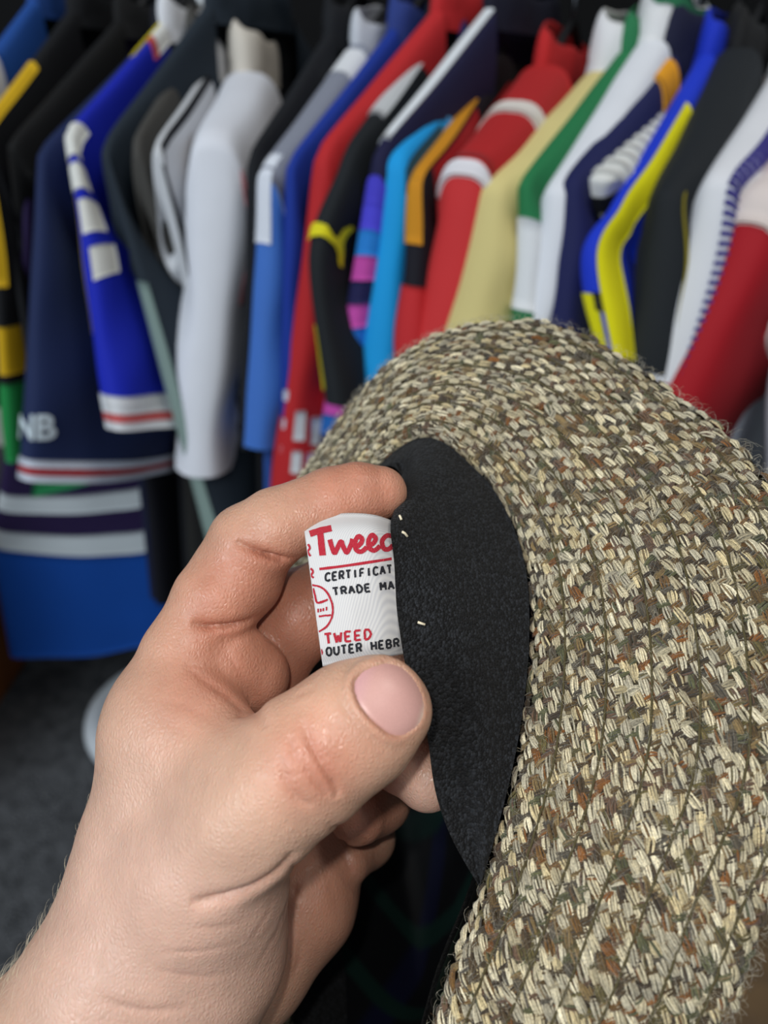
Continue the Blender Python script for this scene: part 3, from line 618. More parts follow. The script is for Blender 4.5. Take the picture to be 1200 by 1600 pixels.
# crown: lining inside, tweed outside
AX = np.array([0.045, -0.012, 0.085])
cen = seamS.mean(0)
def crown(u, v, off=0.0):
    u, v = np.broadcast_arrays(np.asarray(u, float), np.asarray(v, float))
    a = per(seamS, u); sh = 1-0.10*v-0.25*np.clip((v-0.85)/0.15, 0, 1)**2
    ah = AX/np.linalg.norm(AX); o = a-cen; o = o-ah*(o@ah)[..., None]; o /= np.linalg.norm(o, axis=-1)[..., None]
    return cen+(a-cen)*sh[..., None]+AX*v[..., None]+o*off+ah*(off*v[..., None]*1.6)+np.array([0, 0, 0.004])
def lining_mat():
    m, nt, b = nodes('dark_check_lining'); L = nt.links; b.inputs['Roughness'].default_value = 0.6
    tc = nt.nodes.new('ShaderNodeTexCoord')
    cr = []
    for rot, c in ((0.4, None), (1.97, None)):
        mp = nt.nodes.new('ShaderNodeMapping'); mp.inputs['Rotation'].default_value = (0.3, 0.2, rot); L.new(tc.outputs['Object'], mp.inputs[0])
        wv = nt.nodes.new('ShaderNodeTexWave'); wv.inputs['Scale'].default_value = 9; L.new(mp.outputs[0], wv.inputs['Vector'])
        r = nt.nodes.new('ShaderNodeValToRGB'); r.color_ramp.elements[0].position = 0.80; r.color_ramp.elements[1].position = 0.95; L.new(wv.outputs['Fac'], r.inputs[0]); cr.append(r)
    m1 = nt.nodes.new('ShaderNodeMix'); m1.data_type = 'RGBA'; m1.inputs[6].default_value = (*lin((10, 11, 16)), 1); m1.inputs[7].default_value = (*lin((12, 16, 48)), 1); L.new(cr[0].outputs[0], m1.inputs[0])
    m2 = nt.nodes.new('ShaderNodeMix'); m2.data_type = 'RGBA'; m2.inputs[7].default_value = (*lin((16, 46, 40)), 1); L.new(m1.outputs[2], m2.inputs[6]); L.new(cr[1].outputs[0], m2.inputs[0])
    L.new(m2.outputs[2], b.inputs['Base Color']); return m
Ug, Vg = np.meshgrid(np.linspace(0, 1, 120, endpoint=False), np.linspace(0, 1, 18))
def cap(P, nu, nv):           # close the far end with a centre vertex fan as quads->tris
    return P
def crown_mesh(name, off, mat):
    P = crown(Ug, Vg, off); c = P[-1].mean(0); rings = [P.reshape(-1, 3)]
    for f in (0.75, 0.5, 0.25, 0.02): rings.append(c+(P[-1]-c)*f)
    V = np.vstack(rings); return fast_mesh(name, C2W(V), grid_quads(120, 22, True), mat, hat)
crown_mesh('crown', 0.0025, tweed); crown_mesh('crown_lining', 0.0, lining_mat())

# sweatband: its free edge is pulled out towards the fingers along part of the seam
band_mat = fabric((9, 10, 12), 0.75, 0.04, 0.6, 2200, 'black_cotton_twill')
def twill(m):
    nt = m.node_tree; b = nt.nodes['Principled BSDF']; L = nt.links
    tc = nt.nodes.new('ShaderNodeTexCoord'); mp = nt.nodes.new('ShaderNodeMapping'); mp.inputs['Rotation'].default_value = (0.2, 0.5, 0.6); L.new(tc.outputs['Object'], mp.inputs[0])
    wv = nt.nodes.new('ShaderNodeTexWave'); wv.inputs['Scale'].default_value = 900; wv.inputs['Distortion'].default_value = 9.0; wv.inputs['Detail'].default_value = 2; L.new(mp.outputs[0], wv.inputs['Vector'])
    bp = nt.nodes.new('ShaderNodeBump'); bp.inputs['Strength'].default_value = 0.8; bp.inputs['Distance'].default_value = 0.0005; L.new(wv.outputs['Fac'], bp.inputs['Height']); L.new(bp.outputs[0], b.inputs['Normal'])
    return m
band_mat = twill(band_mat)
def speckle(m):                                   # knitted cotton: pale flecks in the black yarn
    nt = m.node_tree; b = nt.nodes['Principled BSDF']; L = nt.links; tc = nt.nodes.new('ShaderNodeTexCoord')
    vo = nt.nodes.new('ShaderNodeTexVoronoi'); vo.inputs['Scale'].default_value = 1500; L.new(tc.outputs['Object'], vo.inputs['Vector'])
    sx = nt.nodes.new('ShaderNodeSeparateColor'); L.new(vo.outputs['Color'], sx.inputs[0])
    r = nt.nodes.new('ShaderNodeValToRGB'); r.color_ramp.elements[0].position = 0.45; r.color_ramp.elements[0].color = (*lin((6, 6, 8)), 1); r.color_ramp.elements[1].color = (*lin((34, 36, 40)), 1)
    L.new(sx.outputs[0], r.inputs[0]); L.new(r.outputs[0], b.inputs['Base Color'])
    bp = nt.nodes.new('ShaderNodeBump'); bp.inputs['Strength'].default_value = 0.9; bp.inputs['Distance'].default_value = 0.0006; bp.invert = True
    L.new(vo.outputs['Distance'], bp.inputs['Height']); L.new(bp.outputs[0], b.inputs['Normal']); return m
band_mat = speckle(band_mat)
# free edge points against the seam parameter (control index of SEAM)
FREE = [(-0.35, (618, 722, .222)), (0.0, (632, 765, .212)), (0.7, (611, 812, .1835)), (1.5, (616, 880, .181)), (2.3, (621, 960, .179)), (3.0, (638, 1060, .1765)), (3.5, (664, 1130, .1745)), (4.0, (680, 1235, .1725)), (4.5, (706, 1310, .170)), (5.0, (748, 1384, .1672))]
arc_ctl = np.array([arcn[int(round(i*NS/14)) % NS] for i in range(14)])
def ctl_u(i):
    if i < 0: return (arc_ctl[13]+(1-arc_ctl[13])*(1+i))-1.0
    k = int(i); a0 = arc_ctl[k]; a1 = arc_ctl[k+1] if k < 13 else 1.0; return a0+(a1-a0)*(i-k)
fu = np.array([ctl_u(i) for i, _ in FREE]); fp = np.array([pcam(*p) for _, p in FREE])
fp_d = catmull(fp, 200); fu_d = np.interp(np.linspace(0, len(fu)-1, 200), np.arange(len(fu)), fu)
def band(u, v, off=0.0):
    a = per(seamS, u); toc = -a/np.linalg.norm(a, axis=-1)[..., None]
    b = np.stack([np.interp(u, fu_d, fp_d[:, k]) for k in range(3)], -1)
    wv = 4*v*(1-v)
    p = a+(b-a)*v[..., None]+toc*(0.0022*wv*np.sin(PI*np.clip((u-fu[0])/(fu[-1]-fu[0]), 0, 1)))[..., None]
    p = p+toc*(0.0012*np.sin(26*u+7*v)*wv)[..., None]
    return p+toc*off*1.0
u = np.linspace(fu[0]-0.0, fu[-1], 110); v = np.linspace(0.0, 1, 26); Ub, Vb = np.meshgrid(u, v)
Pa = band(Ub, Vb); tocb = -Pa/np.linalg.norm(Pa, axis=-1)[..., None]
V = np.vstack([C2W(Pa+tocb*0.0005).reshape(-1, 3), C2W(Pa-tocb*0.0005).reshape(-1, 3)]); n = Pa.shape[0]*Pa.shape[1]
nu, nv = 110, 26; Q = grid_quads(nu, nv)
ring = list(range(nu))+[k*nu+nu-1 for k in range(1, nv)]+[(nv-1)*nu+k for k in range(nu-2, -1, -1)]+[k*nu for k in range(nv-2, 0, -1)]
sq = np.array([[ring[i], ring[(i+1) % len(ring)], ring[(i+1) % len(ring)]+n, ring[i]+n] for i in range(len(ring))])
sb = fast_mesh('sweatband', V, np.concatenate([Q, Q[:, ::-1]+n, sq]), band_mat, hat)
# the rest of the band stays flat against the lining
u = np.linspace(fu[-1], 1+fu[0], 140); Ub, Vb = np.meshgrid(u, np.linspace(0, 0.33, 8))
fast_mesh('sweatband', C2W(crown(Ub, Vb, -0.0012)).reshape(-1, 3), grid_quads(140, 8), band_mat, hat)
# white tacking stitches on the sweatband
tk = fabric((226, 214, 186), 0.6, 0, 0.1, 900, 'cream_thread')
for (x0, y0, x1, y1) in ((628, 831, 637, 838), (653, 974, 664, 975), (624, 805, 627, 812)):
    uu, vv = np.meshgrid(np.linspace(fu[0], fu[-1], 240), np.linspace(0.4, 1, 120)); Pb = band(uu, vv)
    bx, by = 600+Pb[..., 0]/Pb[..., 2]*FPX, 800-Pb[..., 1]/Pb[..., 2]*FPX
    pts = []
    for (x, y) in ((x0, y0), ((x0+x1)/2, (y0+y1)/2-1), (x1, y1)):
        k = np.unravel_index(np.argmin((bx-x)**2+(by-y)**2), bx.shape); pts.append(Pb[k]*(1-0.0009/Pb[k][2]))
    V, Fc = tube(C2W(np.array(pts)), 0.00032, 6); mesh_obj('tacking_stitch', V, Fc, tk, sb)

# woven label, folded loop caught under the sweatband
LT = [(474, 813, .1815), (505, 806, .1800), (545, 802, .1795), (585, 805, .1800), (622, 816, .1845), (660, 818, .190)]
LB = [(505, 1041, .1745), (530, 1038, .1738), (560, 1033, .1736), (595, 1028, .1745), (628, 1022, .1785), (668, 1016, .184)]
LTc, LBc = np.array([pcam(*p) for p in LT]), np.array([pcam(*p) for p in LB])
lt_d, lb_d = catmull(LTc, 120), catmull(LBc, 120); ls = np.linspace(0, 1, 120)
def label_s(x, y, off=0.0):       # x 0..1 left to right, y 0 top .. 1 bottom
    x, y = np.broadcast_arrays(np.asarray(x, float), np.asarray(y, float))
    a = np.stack([np.interp(x, ls, lt_d[:, k]) for k in range(3)], -1); b = np.stack([np.interp(x, ls, lb_d[:, k]) for k in range(3)], -1)
    p = a+(b-a)*y[..., None]; toc = -p/np.linalg.norm(p, axis=-1)[..., None]
    c = -0.0035*np.exp(-(y/0.07)**2)-0.0016*np.exp(-((1-y)/0.06)**2)+0.0008*np.sin(PI*y)-0.0006*np.exp(-((x-0.55)/0.12)**2-((y-0.7)/0.16)**2)
    return p+toc*(c+off)[..., None]
def label_mat():
    m, nt, b = nodes('woven_label_satin'); L = nt.links
    tc = nt.nodes.new('ShaderNodeTexCoord'); mp = nt.nodes.new('ShaderNodeMapping')
    mp.inputs['Rotation'].default_value = (PITCH, 0, math.radians(52)); L.new(tc.outputs['Object'], mp.inputs[0])
    wv = nt.nodes.new('ShaderNodeTexWave'); wv.inputs['Scale'].default_value = 820; wv.inputs['Distortion'].default_value = 0.4; L.new(mp.outputs[0], wv.inputs['Vector'])
    mx = nt.nodes.new('ShaderNodeMix'); mx.data_type = 'RGBA'; mx.inputs[6].default_value = (*lin((186, 185, 187)), 1); mx.inputs[7].default_value = (*lin((204, 202, 200)), 1); L.new(wv.outputs['Fac'], mx.inputs[0])
    L.new(mx.outputs[2], b.inputs['Base Color']); b.inputs['Roughness'].default_value = 0.55
    bp = nt.nodes.new('ShaderNodeBump'); bp.inputs['Strength'].default_value = 0.15; bp.inputs['Distance'].default_value = 0.0001; L.new(wv.outputs['Fac'], bp.inputs['Height']); L.new(bp.outputs[0], b.inputs['Normal'])
    return m
nu, nv = 60, 60
X, Y = np.meshgrid(np.linspace(0, 1, nu), np.linspace(0, 1, nv))
front = label_s(X, Y)                      # front leaf
fold = 0.0022
def back(x, y): return label_s(x, y, -fold*(1-np.exp(-x/0.02)))
Xb = X[:, ::-1]; rows = np.concatenate([back(Xb, Y), front[:, 1:]], 1)      # back leaf -> fold -> front leaf
nr = rows.shape[1]; toc = -rows/np.linalg.norm(rows, axis=-1)[..., None]
lab = fast_mesh('woven_label', C2W(rows).reshape(-1, 3), grid_quads(nr, nv), label_mat(), hat)
sol = lab.modifiers.new('thick', 'SOLIDIFY'); sol.thickness = 0.0003; sol.offset = 0
tag(lab, 'folded white woven label with red and black lettering')
red_t = fabric((176, 28, 48), 0.55, 0.1, 0.5, 3000, 'red_woven_thread'); blk_t = fabric((36, 38, 48), 0.55, 0.1, 0.5, 3000, 'black_woven_thread')
# picture point -> label (x,y)
gx, gy = np.meshgrid(np.linspace(0, 1, 400), np.linspace(0, 1, 400)); gp = label_s(gx, gy)
gpx, gpy = 600+gp[..., 0]/gp[..., 2]*FPX, 800-gp[..., 1]/gp[..., 2]*FPX
def lxy(px, py):
    k = np.unravel_index(np.argmin((gpx-px)**2+(gpy-py)**2), gpx.shape); return np.array([gx[k], gy[k]])
def print_on(name, V2, Fc, quad, mat, off=0.00028):
    q = [lxy(*p) for p in quad]; x, y = V2[:, 0:1], V2[:, 1:2]       # quad TL,TR,BR,BL
    uv = q[0]*(1-x)*y+q[1]*x*y+q[2]*x*(1-y)+q[3]*(1-x)*(1-y)
    keep = uv[:, 0].min() >= -0.01
    P = label_s(np.clip(uv[:, 0], 0.0, 1), np.clip(uv[:, 1], 0, 1), off)
    return mesh_obj(name, C2W(P), Fc, mat, lab, False)
def words(name, txt, quad, mat, offset=0.0, shear=0.0, spacing=1.0):
    V, Fc = text_mesh(txt, 1.0, offset, shear, spacing); V = V[:, :2]-V[:, :2].min(0); V = V/V.max(0)
    return print_on(name, V, Fc, quad, mat)
def strokes(name, lines, mat, wpx, lift=0.00028):           # thick polylines given in picture points on the label
    Vs, Fs = [], []
    for ln in lines:
        p = catmull(np.array(ln, float), max(6, 5*(len(ln)-1))) if len(ln) > 2 else np.array([np.array(ln[0])+(np.array(ln[1])-np.array(ln[0]))*t for t in np.linspace(0, 1, 8)], float)
        t = np.gradient(p, axis=0); t /= np.linalg.norm(t, axis=1)[:, None]+1e-9; nn = np.stack([-t[:, 1], t[:, 0]], -1)
        b0 = sum(len(x) for x in Vs); pts = []
        for s_ in (-1, 1):
            for q_ in p+nn*wpx/2*s_: pts.append(lxy(*q_))
        Vs.append(np.array(pts)); m_ = len(p)
        Fs += [[b0+i, b0+i+1, b0+m_+i+1, b0+m_+i] for i in range(m_-1)]
    uv = np.vstack(Vs); P = label_s(uv[:, 0], uv[:, 1], 0.00036); return mesh_obj(name, C2W(P), Fs, mat, lab, False)
# 'Tweed' in brush script: thick strokes
strokes('script_lettering', [[(515, 843), (519, 856), (523, 864), (529, 852), (533, 846), (537, 856), (542, 863), (548, 852), (551, 842)],
    [(553, 856), (562, 851), (566, 843), (560, 838), (555, 846), (556, 858), (564, 862), (573, 855)],
    [(573, 854), (583, 849), (587, 841), (581, 836), (576, 844), (577, 856), (585, 860), (594, 853)],
    [(613, 838), (604, 837), (597, 846), (600, 857), (607, 858), (614, 852)]], red_t, 7.4)
strokes('script_lettering', [[(484, 834), (500, 829), (518, 825)], [(500, 830), (502, 850), (504, 868)]], red_t, 10.0)
strokes('red_rule', [[(499, 889), (540, 884), (612, 873)]], red_t, 4.2)
GL = {'C': [[(.95, .85), (.6, 1), (.15, .8), (.1, .2), (.55, 0), (.95, .15)]], 'E': [[(.9, 1), (.12, 1)], [(.12, 1), (.12, 0)], [(.12, 0), (.9, 0)], [(.12, .5), (.75, .5)]],
      'R': [[(.12, 0), (.12, 1)], [(.12, 1), (.7, 1), (.9, .75), (.7, .5), (.12, .5)], [(.5, .5), (.92, 0)]], 'T': [[(.05, 1), (.95, 1)], [(.5, 1), (.5, 0)]],
      'I': [[(.5, 0), (.5, 1)]], 'F': [[(.9, 1), (.12, 1)], [(.12, 1), (.12, 0)], [(.12, .5), (.75, .5)]], 'A': [[(.05, 0), (.5, 1)], [(.5, 1), (.95, 0)], [(.22, .36), (.78, .36)]],
      'D': [[(.12, 0), (.12, 1)], [(.12, 1), (.6, .97), (.92, .6), (.9, .35), (.6, .03), (.12, 0)]], 'M': [[(.08, 0), (.08, 1)], [(.08, 1), (.5, .35)], [(.5, .35), (.92, 1)], [(.92, 1), (.92, 0)]],
      'W': [[(.02, 1), (.25, 0)], [(.25, 0), (.5, .75)], [(.5, .75), (.75, 0)], [(.75, 0), (.98, 1)]], 'O': [[(.5, 1), (.12, .75), (.12, .25), (.5, 0), (.88, .25), (.88, .75), (.5, 1)]],
      'U': [[(.1, 1), (.1, .3), (.5, 0), (.9, .3), (.9, 1)]], 'H': [[(.1, 0), (.1, 1)], [(.9, 0), (.9, 1)], [(.1, .5), (.9, .5)]],
      'B': [[(.12, 0), (.12, 1)], [(.12, 1), (.7, .97), (.85, .76), (.68, .53), (.12, .52)], [(.6, .52), (.92, .28), (.7, .02), (.12, 0)]], ' ': []}
def caps(name, txt, quad, mat, w_):
    q = np.array(quad, float); n_ = len(txt); ls_ = []
    for i, ch_ in enumerate(txt):
        for st_ in GL[ch_]:
            l_ = []
            for (x, y) in st_:
                X_ = (i+x*0.74)/(n_-0.26); l_.append(tuple(q[0]*(1-X_)*y+q[1]*X_*y+q[2]*X_*(1-y)+q[3]*(1-X_)*(1-y)))
            ls_.append(l_)
    return strokes(name, ls_, mat, w_)
caps('lettering', 'CERTIFICAT', [(508, 896), (612, 883), (613, 895), (508, 908)], blk_t, 3.2)
caps('lettering', 'TRADE MA', [(519, 919), (615, 908), (616, 920), (521, 930)], blk_t, 3.3)
caps('lettering', 'TWEED', [(506, 991), (580, 983), (580, 998), (508, 1006)], red_t, 3.6)
caps('lettering', 'OUTER HEBR', [(509, 1012), (623, 998), (624, 1010), (510, 1025)], blk_t, 3.3)
strokes('orb_emblem', [[(487, 914), (500, 917), (511, 926), (519, 944), (519, 962), (511, 978), (498, 987)],
    [(489, 919), (492, 930), (496, 942), (510, 938)], [(498, 963), (517, 961)], [(497, 942), (512, 937)]], red_t, 3.0)
strokes('emblem_dashes', [[(497, 951), (497, 957)], [(501, 951), (501, 956)], [(505, 950), (505, 955)], [(510, 948), (510, 954)]], red_t, 2.4)
strokes('edge_lettering', [[(481, 850), (484, 856), (481, 862), (485, 869)], [(485, 888), (489, 893), (486, 899), (490, 903)], [(500, 1014), (503, 1019), (501, 1024)]], red_t, 3.2)

# ================================================================== the hand
# one continuous surface: a distance field of tapered limbs, blended at the joints, turned into a mesh
VOX = 0.0009
gx0, gx1, gy0, gy1, gz0, gz1 = -0.150, 0.026, -0.262, 0.022, 0.098, 0.275
ax_ = [np.arange(a, b, VOX, dtype=np.float32) for a, b in ((gx0, gx1), (gy0, gy1), (gz0, gz1))]
SH = tuple(len(a) for a in ax_)
BIG = np.float32(0.05)
def cone(field, p, q, k, box_pad=0.03):
    """blend a tapered capsule p->q ((px,py,z,r_mm) each) into field with smoothing k"""
    A, B = pcam(*p[:3]), pcam(*q[:3]); ra, rb = p[3]/1000, q[3]/1000
    lo = np.minimum(A-ra, B-rb)-box_pad; hi = np.maximum(A+ra, B+rb)+box_pad
    sl = tuple(slice(max(0, int((lo[d]-ax_[d][0])/VOX)), max(0, min(SH[d], int((hi[d]-ax_[d][0])/VOX)+2))) for d in range(3))
    X, Y, Z = ax_[0][sl[0]][:, None, None], ax_[1][sl[1]][None, :, None], ax_[2][sl[2]][None, None, :]
    D = (B-A).astype(np.float32); dd = float(D@D)+1e-12
    t = np.clip(((X-A[0])*D[0]+(Y-A[1])*D[1]+(Z-A[2])*D[2])/dd, 0, 1)
    d = np.sqrt((X-A[0]-t*D[0])**2+(Y-A[1]-t*D[1])**2+(Z-A[2]-t*D[2])**2)-(ra+(rb-ra)*t)
    f = field[sl]
    h = np.clip(0.5+0.5*(d-f)/k, 0, 1); field[sl] = d+(f-d)*h-k*h*(1-h)
def smin(a, b, k):
    h = np.clip(0.5+0.5*(b-a)/k, 0, 1); return b+(a-b)*h-k*h*(1-h)
def new(): return np.full(SH, BIG, np.float32)
def chain(field, pts, k):
    for a, b in zip(pts[:-1], pts[1:]): cone(field, a, b, k)

palm = new()                                                       # forearm, wrist and the index side of the hand
for a, b in (((-190, 2180, .150, 35), (60, 1800, .166, 31)), ((60, 1800, .166, 31), (232, 1520, .178, 24.5)), ((250, 1560, .196, 23), (300, 1440, .196, 21)),
             ((226, 1490, .174, 22), (248, 1330, .180, 16.5)), ((248, 1330, .180, 16.5), (262, 1160, .182, 13.0)), ((262, 1160, .182, 13.0), (288, 1030, .186, 9.8)),
             ((256, 1110, .183, 10), (302, 1138, .178, 9.0)), ((302, 1138, .178, 9.0), (374, 1198, .166, 9.4)), ((300, 1230, .176, 12), (360, 1240, .166, 11))):
    cone(palm, a, b, 0.010)
deep = new()                                                       # hollow of the palm, other metacarpals
for a, b in (((290, 1380, .207, 20), (356, 1060, .215, 14)), ((330, 1420, .217, 18), (420, 1130, .233, 13)), ((370, 1440, .216, 17), (478, 1220, .237, 12.5)),
             ((378, 1110, .211, 12), (430, 1190, .216, 11)), ((320, 1040, .206, 10.5), (400, 1030, .210, 11)), ((330, 1110, .203, 11), (380, 1080, .210, 11))):
    cone(deep, a, b, 0.010)
thumb = new()
chain(thumb, [(262, 1445, .171, 17.5), (318, 1362, .1655, 15.5), (386, 1268, .1585, 13.4), (436, 1224, .1565, 12.2), (492, 1178, .1570, 12.0)], 0.006)
chain(thumb, [(330, 1400, .172, 16), (318, 1480, .176, 17), (262, 1560, .178, 20)], 0.010)
heel = new()
chain(heel, [(270, 1610, .200, 18.5), (388, 1500, .208, 16.5), (468, 1408, .214, 15.2), (514, 1300, .224, 12.5)], 0.006)
# flattened end with the nail side towards the viewer
for dx, dy in ((-13, -16), (13, 16)):
    chain(thumb, [(492+dx, 1178+dy, .1575, 11.0), (560+dx, 1128+dy, .1570, 9.6), (604+dx*1.0, 1096+dy*0.9, .1570, 7.6)], 0.005)
index = new()
chain(index, [(290, 1015, .187, 9.6), (338, 940, .1895, 11.0), (370, 900, .1920, 11.6), (392, 852, .1910, 10.8), (432, 822, .1895, 9.5), (520, 786, .1915, 9.0), (560, 775, .1925, 8.5), (594, 770, .1930, 6.9)], 0.0016)
pad = new()                                                        # soft pad of the palm below the index finger
chain(pad, [(296, 1022, .188, 9.6), (350, 1032, .1905, 10.2), (394, 1056, .1935, 9.6)], 0.004)
middle = new()
chain(middle, [(390, 1050, .213, 12.5), (470, 960, .211, 12.0), (545, 915, .213, 11.0), (590, 950, .2135, 9.8), (612, 1080, .206, 9.2), (628, 1180, .195, 8.6), (668, 1217, .1835, 7.8)], 0.004)
ring = new()
chain(ring, [(440, 1150, .231, 11.5), (560, 1080, .234, 10), (600, 1150, .231, 9.6), (588, 1248, .213, 9.0), (560, 1272, .204, 8.0)], 0.004)
pinky = new()
chain(pinky, [(490, 1240, .234, 11), (556, 1240, .236, 8.6), (572, 1310, .228, 8.0), (540, 1345, .216, 7.2)], 0.004)
F_ = smin(palm, thumb, np.float32(0.008))
F_ = smin(F_, smin(palm, index, np.float32(0.005)), np.float32(0.0012))
F_ = smin(F_, smin(palm, pad, np.float32(0.003)), np.float32(0.0012)); F_ = smin(F_, deep, np.float32(0.0016))
for g, k in ((heel, 0.006), (middle, 0.006), (ring, 0.006), (pinky, 0.007)): F_ = smin(F_, smin(deep, g, np.float32(k)), np.float32(0.0012))

def surface_nets(F, org):
    s = F < 0; nx, ny, nz = F.shape
    acc = np.zeros((nx-1, ny-1, nz-1, 3), np.float32); cnt = np.zeros((nx-1, ny-1, nz-1), np.float32)
    corners = [(i, j, k) for i in (0, 1) for j in (0, 1) for k in (0, 1)]
    def sub(i, j, k): return F[i:nx-1+i, j:ny-1+j, k:nz-1+k]
    mixed = np.zeros((nx-1, ny-1, nz-1), bool); all_ = None
    for c in corners:
        b = s[c[0]:nx-1+c[0], c[1]:ny-1+c[1], c[2]:nz-1+c[2]]
        if all_ is None: all_ = b.copy(); any_ = b.copy()
        else: all_ &= b; any_ |= b
    mixed = any_ & ~all_; idx = np.argwhere(mixed)
    P = np.zeros((len(idx), 3), np.float32); C = np.zeros(len(idx), np.float32)
    for a in corners:
        for d in range(3):
            if a[d]: continue
            b = list(a); b[d] = 1
            fa = F[idx[:, 0]+a[0], idx[:, 1]+a[1], idx[:, 2]+a[2]]; fb = F[idx[:, 0]+b[0], idx[:, 1]+b[1], idx[:, 2]+b[2]]
            m = (fa < 0) != (fb < 0); t = np.where(m, fa/(fa-fb+1e-12), 0)
            q = np.array(a, np.float32)[None]+0*P; q[:, d] = t
            P[m] += q[m]; C[m] += 1
    P = (P/C[:, None]+idx)*VOX+np.array(org, np.float32)
    num = np.full(mixed.shape, -1, np.int32); num[mixed] = np.arange(len(idx))
    quads = []
    for d in range(3):
        e = [slice(1, -1)]*3; e[d] = slice(0, -1); e2 = list(e); e2[d] = slice(1, None)
        fa, fb = s[tuple(e)], s[tuple(e2)]; cr = np.argwhere(fa != fb)
        off = [1, 1, 1]; off[d] = 0; cr = cr+np.array(off)
        d1, d2 = (d+1) % 3, (d+2) % 3
        def cell(a, b): c = cr.copy(); c[:, d1] -= a; c[:, d2] -= b; return num[c[:, 0], c[:, 1], c[:, 2]]
        q = np.stack([cell(0, 0), cell(1, 0), cell(1, 1), cell(0, 1)], -1)
        ins = s[cr[:, 0], cr[:, 1], cr[:, 2]]; q[~ins] = q[~ins][:, ::-1]
        quads.append(q[(q >= 0).all(1)])
    return P, np.concatenate(quads)
HV, HQ = surface_nets(F_, (gx0, gy0, gz0))
# relax
def relax(V, Q, it, w=0.5):
    e = np.concatenate([Q[:, [0, 1]], Q[:, [1, 2]], Q[:, [2, 3]], Q[:, [3, 0]]]); e = np.concatenate([e, e[:, ::-1]])
    deg = np.bincount(e[:, 0], minlength=len(V))[:, None]
    for k in range(it):
        s_ = np.stack([np.bincount(e[:, 0], V[e[:, 1], d], len(V)) for d in range(3)], -1)/np.maximum(deg, 1)
        V = V+(s_-V)*(w if k % 2 == 0 else -w*1.02)
    return V
HV = relax(HV, HQ, 6)
def quad_split(V, Q):                # one smooth subdivision (linear split then relax)
    n = len(V); e = np.sort(np.concatenate([Q[:, [0, 1]], Q[:, [1, 2]], Q[:, [2, 3]], Q[:, [3, 0]]]), 1)
    key = e[:, 0].astype(np.int64)*n+e[:, 1]; uq, inv = np.unique(key, return_inverse=True)
    mid = (V[uq//n]+V[uq % n])/2; fc = V[Q].mean(1); m = len(Q); ei = inv.reshape(4, m)+n; fi = np.arange(m)+n+len(mid)
    V2 = np.vstack([V, mid, fc]); Q2 = np.concatenate([np.stack([Q[:, k], ei[k], fi, ei[k-1]], -1) for k in range(4)])
    return V2, Q2
HV, HQ = quad_split(HV.astype(float), HQ); HV = relax(HV, HQ, 4)
def vnormals(V, Q):
    fn = np.cross(V[Q[:, 2]]-V[Q[:, 0]], V[Q[:, 3]]-V[Q[:, 1]]); N = np.zeros_like(V)
    for k in range(4):
        for d in range(3): N[:, d] += np.bincount(Q[:, k], fn[:, d], len(V))
    return N/(np.linalg.norm(N, axis=1)[:, None]+1e-15)
HN = vnormals(HV, HQ)
if np.mean(np.sum(HN*(HV-HV.mean(0)), 1)) < 0: HQ = HQ[:, ::-1].copy(); HN = -HN
hpx = 600+HV[:, 0]/HV[:, 2]*FPX; hpy = 800-HV[:, 1]/HV[:, 2]*FPX
# nearest visible depth, on a coarse raster of the vertices
RS = 6; zb = np.full((int(2400/RS), int(1600/RS)), 9.0)
bi, bj = np.clip((hpy/RS).astype(int), 0, zb.shape[0]-1), np.clip(((hpx+200)/RS).astype(int), 0, zb.shape[1]-1)
np.minimum.at(zb, (bi, bj), HV[:, 2])
def skin_at(px, py):
    i, j = int(py/RS), int((px+200)/RS); z = zb[max(0, i-1):i+2, max(0, j-1):j+2].min()
    return pcam(px, py, z if z < 1 else 0.17)
tint = np.zeros(len(HV))
def crease(line, depth, width, rim=0.35, red=0.0, n=None):
    """fold carved along a line over the visible skin; depth, width in mm"""
    P = np.array([skin_at(*p) for p in catmull(np.array(line, float), n or max(24, 10*len(line)))])
    k = np.ones(5)/5; 
    if len(P) > 8: P[2:-2, 2] = np.convolve(P[:, 2], k, 'valid')
    lo, hi = P.min(0)-0.012, P.max(0)+0.012
    ix = np.where(((HV > lo) & (HV < hi)).all(1))[0]
    D = np.full(len(ix), 9.0); S = np.zeros(len(ix))
    for a, (p, q) in enumerate(zip(P[:-1], P[1:])):
        d = q-p; t = np.clip(((HV[ix]-p)@d)/(d@d+1e-15), 0, 1); dd = np.linalg.norm(HV[ix]-p-t[:, None]*d, axis=1)
        m = dd < D; D[m] = dd[m]; S[m] = (a+t[m])/(len(P)-1)
    fade = np.clip(np.minimum(S, 1-S)/0.32, 0, 1)**0.8; w_ = width/1000
    disp = (-depth*1.45/1000*np.exp(-np.abs(D/(w_*0.42))**1.4)+rim*0.4*depth/1000*np.exp(-((D-w_*1.4)/(w_*1.0))**2))*fade
    HV[ix] += HN[ix]*disp[:, None]; tint[ix] += red*np.exp(-(D/(w_*0.9))**2)*fade
def mound(px, py, r, h):
    p = skin_at(px, py); d2 = np.sum((HV-p)**2, 1); HV[:] += HN*(h/1000*np.exp(-d2/(r/1000)**2))[:, None]
mound(470, 1190, 9, 0.7); mound(372, 925, 9, 1.2); mound(440, 850, 8, 0.6); mound(285, 1235, 13, -2.0)
